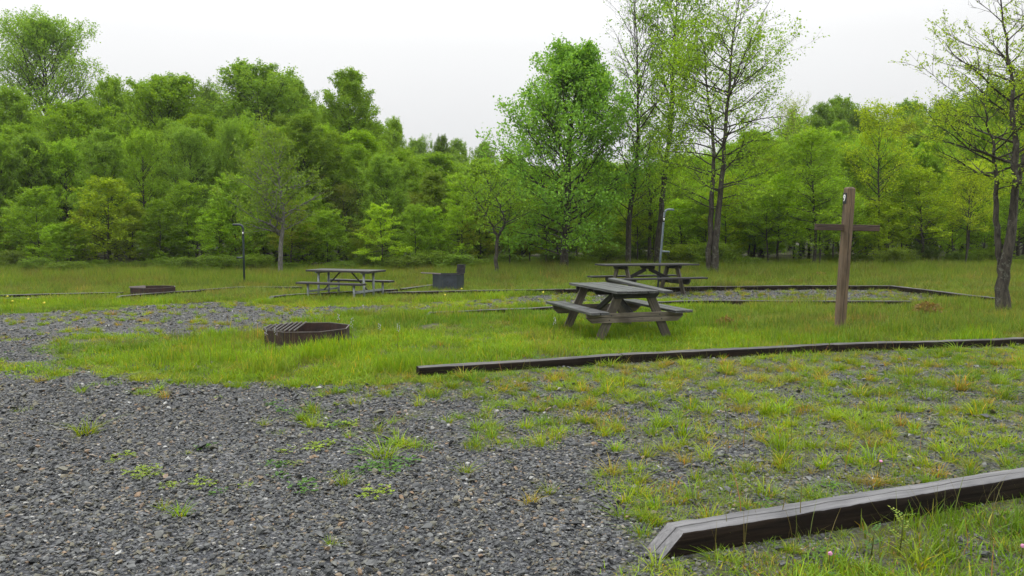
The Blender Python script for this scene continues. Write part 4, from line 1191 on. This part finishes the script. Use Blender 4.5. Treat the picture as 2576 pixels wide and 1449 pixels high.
# ------------------------------------------------------------------ numbered post with crossbar
pp = on_ground(2112, 828, 0.0)
post = tag(empty('number_post', (pp.x, pp.y, float(ground_z(pp.x, pp.y)))), 'tall brown wooden post with crossbar and number 9 plaque', 'post')
post.rotation_euler = (0, math.radians(2.6), math.radians(9))
Hp = 2.29; hw = 0.068
m = MB()
nn = 16
for_rings = []
V = []; G = []; F = []
prof = [(hw - .012, -hw), (hw, -hw + .012), (hw, hw - .012), (hw - .012, hw), (-hw + .012, hw), (-hw, hw - .012), (-hw, -hw + .012), (-hw + .012, -hw)]
zs = list(np.linspace(-0.2, Hp - 0.03, 34)) + [Hp - 0.008, Hp]
for i, z_ in enumerate(zs):
    k_ = 1.0 if i < 34 else (0.86 if i == 34 else 0.55)
    for j, (a_, b_) in enumerate(prof):
        dn = (float(vnoise(z_, j * 0.6, 4.0, 77)) - 0.5) * 0.010
        V.append(((a_ * k_) * (1 + dn * 4), (b_ * k_) * (1 + dn * 4), z_)); G.append((z_, a_, b_))
for i in range(len(zs) - 1):
    for j in range(8):
        k_ = (j + 1) % 8; F.append([i * 8 + j, i * 8 + k_, (i + 1) * 8 + k_, (i + 1) * 8 + j])
F.append([(len(zs) - 1) * 8 + j for j in range(8)])
me = bpy.data.meshes.new('shaft'); me.from_pydata(V, [], F)
me.materials.append(W_POST)
a = me.attributes.new('gco', 'FLOAT_VECTOR', 'POINT'); a.data.foreach_set('vector', np.array(G, np.float32).ravel())
bm = bmesh.new(); bm.from_mesh(me); bmesh.ops.recalc_face_normals(bm, faces=bm.faces); bm.to_mesh(me); bm.free()
link('shaft', me, post)
m = MB(); zb_ = 1.63
m.beam((-0.545, 0, zb_), (0.56, 0, zb_ + 0.028), 0.07, 0.10); m.build('crossbar', W_BAR, post, 0.006)
m = MB(); m.beam((-hw - 0.004, -0.045, 2.11), (-hw - 0.004, 0.055, 2.11), 0.008, 0.17)
pl = m.build('number_plaque', BLACK, post, 0.002)
tcu = bpy.data.curves.new('nine', 'FONT'); tcu.body = '9'; tcu.size = 0.15; tcu.extrude = 0.002; tcu.align_x = 'CENTER'; tcu.align_y = 'CENTER'; tcu.offset = 0.003
to = bpy.data.objects.new('nine', tcu)
dg = bpy.context.evaluated_depsgraph_get()
tm = bpy.data.meshes.new_from_object(to, depsgraph=dg); tm.name = 'number'
tm.materials.clear(); tm.materials.append(WHITE)
num = link('number', tm, pl)
num.rotation_euler = (math.pi / 2, 0, -math.pi / 2)
num.location = (-hw - 0.011, 0.005, 2.11); num.scale = (0.80, 0.98, 1)
bpy.data.objects.remove(to)

# ------------------------------------------------------------------ pipe stands
def pipe_stand(name, loc, H, side, mat, label, lean=0.0, bracket_h=0.9, r=0.034, arm=0.20):
    t = tag(empty(name, loc), label, 'pipe stand')
    t.rotation_euler = (0, lean, 0)
    m = MB(); pts = [(0, 0, -0.15), (0, 0, H * 0.5), (0, 0, H - 0.12)]
    for k in range(1, 7):
        a_ = k / 6 * math.pi / 2; pts.append((side * 0.12 * (1 - math.cos(a_)), 0, H - 0.12 + 0.12 * math.sin(a_)))
    pts.append((side * (0.12 + arm), 0, H)); m.tube(pts, r, 12); m.build('pipe', mat, t, 0, True)
    m = MB(); m.tube([(0, 0, bracket_h), (side * 0.22, 0, bracket_h)], r * 0.85, 10); b = m.build('side_arm', mat, t, 0, True)
    m = MB(); m.tube([(side * 0.19, 0, bracket_h - 0.02), (side * 0.19, 0, bracket_h - 0.09), (side * 0.16, 0, bracket_h - 0.12)], 0.007, 6); m.build('hook', DARKMETAL, b, 0, True)
    m = MB(); m.tube([(0, 0, H - 0.33), (0, 0, H - 0.20)], r * 1.08, 12); m.build('band', DARKMETAL, t, 0, True)
    m = MB(); m.tube([(-side * 0.0 , -r * 0.30, H - 0.30), (0, -r * 0.30, H - 0.235)], r * 0.85, 12); m.build('white_sticker', WHITE, t, 0, True)
    return t
q = on_ground(615, 722, 0)
pipe_stand('pipe_stand', (q.x, q.y, float(ground_z(q.x, q.y))), 1.97, -1, DARKPIPE, 'dark green pipe stand with bent top before the left forest', 0.0, 0.93)
q = on_ground(1654, 735, 0)
pipe_stand('pipe_stand', (q.x, q.y, float(ground_z(q.x, q.y))), 2.16, 1, BLUEPIPE, 'pale blue-grey pipe stand with bent top behind the back wooden table', math.radians(4.2), 1.07, 0.027, 0.12)

# ------------------------------------------------------------------ small plants one can pick out
def leaf_quad(V, F, T, c, d, s, L, tl):
    b = len(V); V += [c, c + d * L * 0.5 + s * L * 0.3, c + d * L, c + d * L * 0.5 - s * L * 0.3]; F.append([b, b + 1, b + 2, b + 3]); T.append(tl)

def seedling(loc, H, npair, L, name, label, mat, seed):
    r = np.random.default_rng(seed)
    t = tag(empty(name, loc), label, 'plant')
    m = MB(); top = Vector((0.02, 0.01, H)); m.tube([(0, 0, -0.01), (0.01, 0, H * 0.5), tuple(top)], [0.004, 0.003, 0.002], 6); m.build('stem', STEM, t, 0, True)
    V, F, T = [], [], []
    for i in range(npair):
        f = 0.25 + 0.75 * i / (npair - 1); p = np.array([0.015 * f, 0.005 * f, H * f]); a0 = r.random() * 6.28
        for k in range(2):
            aa = a0 + k * math.pi + r.normal(0, 0.2); d = np.array([math.cos(aa), math.sin(aa), 0.35]); d /= np.linalg.norm(d)
            s_ = np.array([-math.sin(aa), math.cos(aa), 0])
            for j in range(4):
                q_ = p + d * L * (0.3 + j * 0.55)
                for sg in (-1, 1): leaf_quad(V, F, T, q_, (s_ * sg + d * 0.3), d, L * 0.75, r.random())
            leaf_quad(V, F, T, p + d * L * 2.4, d, s_, L * 0.8, r.random())
    me = np_mesh('leaves', np.array(V), np.array(F), [mat], {'tint': ('FACE', 'FLOAT', np.array(T))})
    link('leaves', me, t)
    return t
q = on_ground(2262, 1395, 0); q.z = float(ground_z(q.x, q.y))
seedling(q, 0.20, 5, 0.026, 'leafy_seedling', 'compound-leaved yellow-green seedling in front of the near corner timber', SEEDLING, 1)
q = on_ground(2190, 1400, 0); q.z = float(ground_z(q.x, q.y))
seedling(q, 0.13, 4, 0.022, 'leafy_seedling', 'darker green weed seedling left of the compound-leaved one by the corner timber', CLOVER, 2)
for (x_, y_, s_, lab) in ((2332, 795, 0.33, 'russet bush in the grass right of the numbered post'), (1822, 822, 0.20, 'small russet sprig right of the near wooden table'), (2062, 705, 0.34, 'russet bush behind the far edging timber left of the post')):
    q = on_ground(x_, y_, 0); q.z = float(ground_z(q.x, q.y))
    root = tag(empty('russet_bush', q), lab, 'bush')
    r = np.random.default_rng(int(x_)); nl_ = 420; 
    dd = unit(r.normal(0, 1, (nl_, 3)) + [0, 0, 0.6]) * r.random((nl_, 1)) ** 0.5 * s_ * np.array([1, 1, 0.8]); dd[:, 2] = np.abs(dd[:, 2])
    nrm = unit(r.normal(0, 1, (nl_, 3))); ax = unit(np.cross(nrm, r.normal(0, 1, (nl_, 3)))); bx = np.cross(nrm, ax); ls = 0.045 * r.uniform(0.6, 1.3, (nl_, 1))
    V = np.stack([dd - ax * ls, dd + bx * ls * .5, dd + ax * ls, dd - bx * ls * .5], 1).reshape(-1, 3)
    link('foliage', np_mesh('foliage', V, np.arange(nl_ * 4).reshape(-1, 4), [BROWNLEAF], {'tint': ('FACE', 'FLOAT', r.random(nl_))}), root)
    m = MB()
    for i in range(9):
        a_ = r.random() * 6.28; m.tube([(0, 0, -0.02), (0.3 * s_ * math.cos(a_), 0.3 * s_ * math.sin(a_), s_ * 0.4), (0.7 * s_ * math.cos(a_), 0.7 * s_ * math.sin(a_), s_ * 0.7)], [0.006, 0.004, 0.002], 4)
    m.build('stem', STEM, root, 0, True)

def flower(loc, H, mat, name, label, group, spike=True, seed=0, size=0.012):
    r = np.random.default_rng(seed)
    t = tag(empty(name, loc), label, 'flower', group)
    m = MB(); m.tube([(0, 0, -0.01), (0.01, 0.0, H * 0.6), (0.015, 0.005, H)], [0.0035, 0.003, 0.002], 5); m.build('stem', STEM, t, 0, True)
    bm = bmesh.new()
    k = 12 if spike else 1
    for i in range(k):
        if spike:
            a_ = r.random() * 6.28; z_ = H * (0.72 + 0.3 * i / k); p = Vector((0.015 + 0.016 * math.cos(a_), 0.016 * math.sin(a_), z_)); s_ = size * r.uniform(0.8, 1.3)
        else: p = Vector((0.015, 0.005, H)); s_ = size
        bmesh.ops.create_icosphere(bm, subdivisions=1 if spike else 2, radius=s_, matrix=Matrix.Translation(p) @ Matrix.Diagonal((1, 1, 1.3 if spike else 0.85, 1)))
    if not spike:
        for v in bm.verts: v.co += Vector(r.normal(0, size * 0.12, 3))
    me = bpy.data.meshes.new('blossom'); bm.to_mesh(me); bm.free(); me.materials.append(mat)
    link('blossom', me, t)
    return t
fl = [(668, 872), (850, 826), (884, 872), (692, 892), (952, 856), (1000, 870), (1392, 846), (640, 846)]
for i, (x_, y_) in enumerate(fl):
    if y_ == 0: continue
    q = on_ground(x_, y_ + 14, 0); q.z = float(ground_z(q.x, q.y))
    flower(q, random.uniform(0.30, 0.46), PETAL_W, 'wildflower', 'slender white-flowered stalk in the grass around the near fire ring', 'white flower stalks round the near fire ring', True, i, 0.0048)
for (x_, y_, lab) in ((2210, 1195, 'pink clover blossom beyond the near corner timber'), (2080, 1440, 'pink clover blossom in front of the near corner timber'), (2565, 1420, 'pink clover blossom at the lower right corner')):
    q = on_ground(x_, y_, 0); q.z = float(ground_z(q.x, q.y)); flower(q, 0.09, PETAL_P, 'clover_blossom', lab, None, False, int(x_), 0.011)
yl = [(1160, 740), (1118, 757), (30, 775), (70, 768), (110, 780), (18, 760), (1365, 751)]
for i, (x_, y_) in enumerate(yl):
    q = on_ground(x_, y_ + 6, 0); q.z = float(ground_z(q.x, q.y)); flower(q, 0.2, PETAL_Y, 'yellow_flower', 'small yellow flower in the far grass', 'yellow flowers in the far grass', False, i, 0.022)

# ------------------------------------------------------------------ damp air
HAZE_DENSITY = 0.00028
hm = bpy.data.materials.new('haze'); hm.use_nodes = True
hnt = hm.node_tree; hnt.nodes.clear()
ho = hnt.nodes.new('ShaderNodeOutputMaterial'); hv = hnt.nodes.new('ShaderNodeVolumePrincipled')
hv.inputs['Color'].default_value = (0.93, 0.95, 0.97, 1); hv.inputs['Density'].default_value = HAZE_DENSITY
hnt.links.new(hv.outputs[0], ho.inputs['Volume'])
hx, hy0, hy1, hz0, hz1 = 262.0, -64.0, 362.0, -1.6, 27.0
hvv = [(sx_ * hx, hy, hz) for hz in (hz0, hz1) for hy in (hy0, hy1) for sx_ in (-1, 1)]
hf = [(0, 2, 3, 1), (4, 5, 7, 6), (0, 1, 5, 4), (2, 6, 7, 3), (0, 4, 6, 2), (1, 3, 7, 5)]
hme = bpy.data.meshes.new('haze'); hme.from_pydata(hvv, [], hf); hme.materials.append(hm)
tag(link('haze', hme), kind='stuff')

# ------------------------------------------------------------------ gravel stones
def stone_mesh(seed):
    r = np.random.default_rng(seed)
    bm = bmesh.new()
    pts = r.normal(size=(11, 3)); pts /= np.linalg.norm(pts, axis=1)[:, None]
    pts *= r.uniform(0.75, 1.1, (11, 1)); pts[:, 2] *= r.uniform(0.28, 0.5); pts[:, 1] *= r.uniform(0.6, 0.95)
    for p in pts: bm.verts.new(p)
    bmesh.ops.convex_hull(bm, input=bm.verts)
    for v in [v for v in bm.verts if not v.link_faces]: bm.verts.remove(v)
    me = bpy.data.meshes.new('slate_chip'); bm.to_mesh(me); bm.free()
    me.materials.append(STONE)
    return me
stones = proto_collection('slate_chips', [stone_mesh(s) for s in range(9)])
xs, ys = [], []
for (d, a, b) in ((2900, 2.6, 5.2), (1900, 5.2, 8.2), (800, 8.2, 12.0), (260, 12.0, 24.0)):
    x, y = wedge_uniform(d, a, b, 1.26); xs.append(x); ys.append(y)
x = np.concatenate(xs); y = np.concatenate(ys)
c = cover(x, y)
keep = rng.random(len(x)) > np.where(c > 0.95, 0.96, smooth((c - 0.45) / 0.5) * 0.65)
keep &= ~((x * 1.9 + 3.2 > y * 1.0) & (y < 3.2 + 0.31 * x) & (rng.random(len(x)) < 0.5) & (x > 0.8))
x, y = x[keep], y[keep]
n = len(x)
s = 0.0106 * np.exp(rng.normal(0, 0.42, n)) * (1 + 0.035 * np.maximum(y - 4, 0))
big = rng.random(n) < 0.02; s[big] *= 1.35
z = ground_z(x, y) + bump_at(x, y) + s * rng.uniform(0.0, 0.7, n)
rot = np.stack([rng.normal(0, 0.35, n), rng.normal(0, 0.35, n), rng.random(n) * 6.28], -1)
scatter('gravel', stones, 9, np.stack([x, y, z], -1), rot, np.repeat(s[:, None], 3, 1), np.ones((n, 3)) * 0.5,
        'loose grey slate gravel over the road and camping pads', 'gravel')
print('stones', n)

# ------------------------------------------------------------------ grass
def blades(nb, R, h, w, lean, seed, segs=3, spread='disk', hvar=0.35, name='grass_clump', mat=None):
    r = np.random.default_rng(seed)
    rad = R * np.sqrt(r.random(nb)); th = r.random(nb) * 6.283
    bx = rad * np.cos(th); by = rad * np.sin(th)
    az = np.where(r.random(nb) < 0.65, th, r.random(nb) * 6.283) if spread == 'tuft' else r.random(nb) * 6.283
    hh = h * (1 + r.normal(0, hvar, nb)).clip(0.35, 1.9)
    ln = np.abs(r.normal(lean, lean * 0.5, nb))
    if spread == 'tuft': ln = ln * (0.35 + 1.0 * rad / max(R, 1e-3))
    t = np.linspace(0, 1, segs + 1)[None, :]
    fx = np.cos(az)[:, None]; fy = np.sin(az)[:, None]
    out = ln[:, None] * hh[:, None] * t ** 1.8
    Z = hh[:, None] * t * (1 - 0.28 * np.minimum(ln, 1.4)[:, None] * t)
    X = bx[:, None] + fx * out; Y = by[:, None] + fy * out
    ww = (w * (0.7 + 0.6 * r.random(nb)))[:, None] * (1 - t ** 2 * 0.92) * 0.5
    tw = az + math.pi / 2 + r.normal(0, 0.5, nb)
    wx = np.cos(tw)[:, None] * ww; wy = np.sin(tw)[:, None] * ww
    A = np.stack([X - wx, Y - wy, Z], -1); B = np.stack([X + wx, Y + wy, Z], -1)
    V = np.stack([A, B], 2).reshape(-1, 3)                     # blade, seg, side
    base = (np.arange(nb) * (segs + 1) * 2)[:, None] + (np.arange(segs) * 2)[None, :]
    F = np.stack([base, base + 1, base + 3, base + 2], -1).reshape(-1, 4)
    tip = np.repeat(np.tile(t, (nb, 1)).reshape(-1), 2)
    br = np.repeat(r.random(nb), (segs + 1) * 2)
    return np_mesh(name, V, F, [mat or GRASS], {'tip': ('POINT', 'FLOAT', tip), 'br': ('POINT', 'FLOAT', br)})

def field_colour(x, y, kind):
    """albedo of the grass at a place, with drifts of brighter, yellower and browner growth"""
    px, py = to_photo(x, y)
    n1 = fbm(x, y, 0.55, 41); n2 = fbm(x, y, 1.7, 47); r = rng.random(len(x))
    bright = np.array([0.200, 0.345, 0.011]); mid = np.array([0.125, 0.240, 0.015])
    olive = np.array([0.145, 0.215, 0.035]); straw = np.array([0.30, 0.25, 0.07]); yel = np.array([0.27, 0.36, 0.018])
    w_ol = smooth((px - 1650) / 350) * smooth((875 - py) / 60) * 0.75
    w_ol = np.maximum(w_ol, 0.75 * smooth((750 - py) / 25))
    w_ol = np.clip(w_ol + (n2 - 0.5) * 0.5, 0, 1)
    c = bright + (mid - bright) * smooth((n1 - 0.30) / 0.4)[:, None]
    c = c + (olive - c) * w_ol[:, None]
    c = c + (straw - c) * (0.55 * smooth((n2 - 0.62) / 0.2))[:, None]
    th_ = smooth((fbm(x, y, 1.3, 83) - 0.60) / 0.08)[:, None] * (kind == 'lawn')
    c = c + (np.array([0.16, 0.17, 0.045]) - c) * th_ * 0.7
    c = c * (0.98 + 0.02 * smooth((py - 735) / 60))[:, None] ** 1.0
    if kind == 'tuft':
        c = c + (yel - c) * smooth((r - 0.25) / 0.6)[:, None] * 0.75
        c = c + (np.array([0.30, 0.20, 0.05]) - c) * (0.65 * (r > 0.88))[:, None]
    return c * rng.uniform(0.8, 1.2, (len(x), 1))

lawn = proto_collection('lawn_patches', [blades(130, 0.24, 0.085, 0.0085, 0.55, 100 + i, 2) for i in range(6)])
fine = proto_collection('fine_lawn_patches', [blades(110, 0.17, 0.050, 0.0050, 0.7, 140 + i, 3) for i in range(6)])
tuft = proto_collection('grass_tufts', [blades(60, 0.045, 0.075, 0.0045, 0.85, 200 + i, 4, 'tuft', 0.35, 'grass_tuft') for i in range(7)])
tall = proto_collection('tall_grass_stems', [blades(9, 0.30, 0.30, 0.0034, 0.32, 300 + i, 4, 'disk', 0.35, 'tall_stem') for i in range(6)])
meadow = proto_collection('meadow_patches', [blades(120, 0.26, 0.20, 0.010, 0.35, 400 + i, 2) for i in range(5)])

def place(name, coll, npr, x, y, s, kind, label, cat, sz=None, colr=None, sink=0.01):
    cl = clearing(x, y); k = cl > 0.05
    x, y, s, cl = x[k], y[k], s[k], cl[k]
    sz = cl if sz is None else sz[k] * cl
    if colr is not None: colr = colr[k]
    n = len(x)
    z = ground_z(x, y) + bump_at(x, y) * (y < 60) - sink
    rot = np.stack([np.zeros(n), np.zeros(n), rng.random(n) * 6.28], -1)
    sc = np.stack([s, s, s * sz], -1)
    c = field_colour(x, y, kind) if colr is None else colr
    print(name, n)
    return scatter(name, coll, npr, np.stack([x, y, z], -1), rot, sc, c, label, cat)

def clearing(x, y):
    """grass height factor: short in front of the timbers and round the fire rings, none inside them or in the wood of a timber"""
    f = np.ones(len(x))
    for (ax, ay, bx, by) in SEGS:
        L2 = (bx - ax) ** 2 + (by - ay) ** 2
        t = np.clip(((x - ax) * (bx - ax) + (y - ay) * (by - ay)) / L2, 0, 1)
        qx = ax + t * (bx - ax); qy = ay + t * (by - ay)
        d = np.hypot(x - qx, y - qy); front = (y < qy)
        far = min(1.0, math.hypot(ax, ay) / 16)
        lo = 0.85 if math.hypot(ax, ay) > 6 else 0.8
        f = np.where(front & (d < 0.16 + 0.5), np.minimum(f, lo + (1 - lo) * smooth((d - 0.3) / 0.5)), f)
        f = np.where(d < 0.13, 0.0, f)
    for (cx, cy, r) in RINGS:
        d = np.hypot(x - cx, y - cy)
        f = np.where(d < r + 0.12, 0.0, np.where(d < r + 0.6, np.minimum(f, 0.8 + 0.2 * (d - r) / 0.6), f))
    return f

# short lawn, 8-20 m
x, y = wedge_uniform(30, 3.0, 20.0, 1.2)
c = cover(x, y); px, py = to_photo(x, y)
k = (c > 0.93) & (rng.random(len(x)) < 0.95)
x, y = x[k], y[k]; px, py = px[k], py[k]
hmul = 0.30 + 1.15 * fbm(x, y, 0.8, 51) ** 1.2 + 0.9 * smooth((fbm(x, y, 2.6, 53) - 0.60) / 0.1) + 0.45 * smooth((px - 1700) / 400) * (py < 870)
edge = np.minimum.reduce([cover(x, y - 0.55), cover(x, y - 0.25), cover(x + 0.6, y), cover(x - 0.6, y), cover(x, y + 0.5)])
thatch = smooth((fbm(x, y, 1.3, 83) - 0.60) / 0.08)
hmul = hmul * (0.40 + 0.60 * smooth((edge - 0.5) / 0.5)) * (1 - 0.55 * thatch)
place('lawn_grass', lawn, 6, x, y, rng.uniform(0.8, 1.25, len(x)), 'lawn', 'bright green grass round the fire ring and picnic table', 'grass', hmul)
# meadow behind
x, y = wedge_uniform(13, 19.0, 34.0, 1.26)
c = cover(x, y); k = c > 0.9
x, y = x[k], y[k]
place('meadow_grass', meadow, 5, x, y, rng.uniform(0.8, 1.3, len(x)), 'lawn', 'taller olive grass between the far timbers and the trees', 'grass',
      0.4 + 0.85 * smooth((y - 22) / 6) + 0.4 * fbm(x, y, 0.6, 52))
# low fine grass creeping over the pads and the near right corner
x, y = wedge_uniform(60, 2.6, 13.0, 1.26)
c = cover(x, y)
k = rng.random(len(x)) < np.where(c > 0.93, 0.9 * (y < 9), smooth((c - 0.45) / 0.4) * 0.45)
x, y = x[k], y[k]
place('creeping_grass', fine, 6, x, y, rng.uniform(0.45, 1.0, len(x)), 'tuft', 'thin grass creeping over the gravel pad', 'grass')
# tufts on the gravel
x, y = wedge_uniform(52, 2.6, 24.0, 1.26)
c = cover(x, y); px, py = to_photo(x, y)
pr = np.where(c > 0.93, 0.22, 0.012 + 0.75 * smooth((c - 0.10) / 0.6))
k = rng.random(len(x)) < pr
x, y = x[k], y[k]
place('grass_tufts', tuft, 7, x, y, rng.uniform(0.35, 1.2, len(x)) * np.where(rng.random(len(x)) < 0.07, 1.5, 1.0), 'tuft', 'yellow green tufts of grass growing through the gravel', 'grass')
# tall stems with seed heads
x, y = wedge_uniform(7.5, 3.0, 32.0, 1.26)
c = cover(x, y); px, py = to_photo(x, y)
dens = 0.35 + 0.5 * smooth((px - 1600) / 300) * (py < 860) + 0.4 * smooth((745 - py) / 20) + 1.0 * np.exp(-((px - 600) / 130) ** 2 - ((py - 880) / 40) ** 2) + 1.6 * np.exp(-((px - 765) / 120) ** 2 - ((py - 862) / 14) ** 2)
dens = dens * smooth((fbm(x, y, 0.9, 61) - 0.3) / 0.3) + 0.8 * smooth((px - 1700) / 200) * smooth((py - 1260) / 60)
k = (rng.random(len(x)) < dens) & (c > 0.6)
x, y = x[k], y[k]
base = np.array([0.14, 0.20, 0.04]); br_ = np.array([0.17, 0.14, 0.06])
mixr = rng.random((len(x), 1)) ** 1.5
place('tall_grass', tall, 6, x, y, rng.uniform(0.6, 1.15, len(x)), 'lawn', 'thin tall seeding grass stems standing above the lawn', 'grass', None, base + (br_ - base) * mixr)

# clover and small weeds
def weed_mesh(seed, nl=26, R=0.09, ls=0.014, h=0.04):
    r = np.random.default_rng(seed)
    V = []; F = []; T = []
    for i in range(nl):
        a = r.random() * 6.283; q = R * math.sqrt(r.random()); cx, cy = q * math.cos(a), q * math.sin(a); cz = h * (0.4 + 0.8 * r.random())
        a0 = r.random() * 6.283; tl = r.random()
        for k3 in range(3):
            aa = a0 + k3 * 2.094; d = np.array([math.cos(aa), math.sin(aa), 0.15 * r.normal()]); s_ = np.array([-math.sin(aa), math.cos(aa), 0.2 * r.normal()])
            c0 = np.array([cx, cy, cz]); L = ls * (0.8 + 0.5 * r.random())
            b = len(V)
            V += [c0, c0 + d * L * 0.6 + s_ * L * 0.48, c0 + d * L * 1.15, c0 + d * L * 0.6 - s_ * L * 0.48]
            F.append([b, b + 1, b + 2, b + 3]); T += [tl] * 4
    return np_mesh('clover_patch', np.array(V), np.array(F), [GRASS], {'tip': ('POINT', 'FLOAT', np.full(len(V), 0.5)), 'br': ('POINT', 'FLOAT', np.array(T) * 0.9)})
weeds = proto_collection('low_weeds', [weed_mesh(500 + i) for i in range(6)])
x, y = wedge_uniform(16, 2.6, 11.0, 1.26)
px, py = to_photo(x, y); c = cover(x, y); nz = fbm(x, y, 2.6, 71)
moss = np.exp(-((px - 640) / 260) ** 2 - ((py - 1150) / 75) ** 2) * 1.5 + 0.9 * np.exp(-((px - 560) / 130) ** 2 - ((py - 1012) / 20) ** 2) + 0.7 * np.exp(-((px - 840) / 110) ** 2 - ((py - 1060) / 30) ** 2)
near = smooth((px - 1650) / 200) * smooth((py - 1330) / 60) * 1.2
pr = np.clip(moss * smooth((nz - 0.40) / 0.15) * 1.5 + near * smooth((nz - 0.4) / 0.2) + 0.08 * (c > 0.5) + 0.01, 0, 1)
k = rng.random(len(x)) < pr
x, y = x[k], y[k]; px, py = px[k], py[k]
g1 = np.array([0.22, 0.32, 0.035]); g2 = np.array([0.09, 0.21, 0.03])
cc = np.where((rng.random(len(x)) < 0.65 * (px < 1300))[:, None], g1, g2) * rng.uniform(0.8, 1.2, (len(x), 1))
place('ground_weeds', weeds, 6, x, y, rng.uniform(0.5, 1.3, len(x)), 'lawn', 'low clover and mossy weeds spotting the gravel', 'weeds', None, cc)
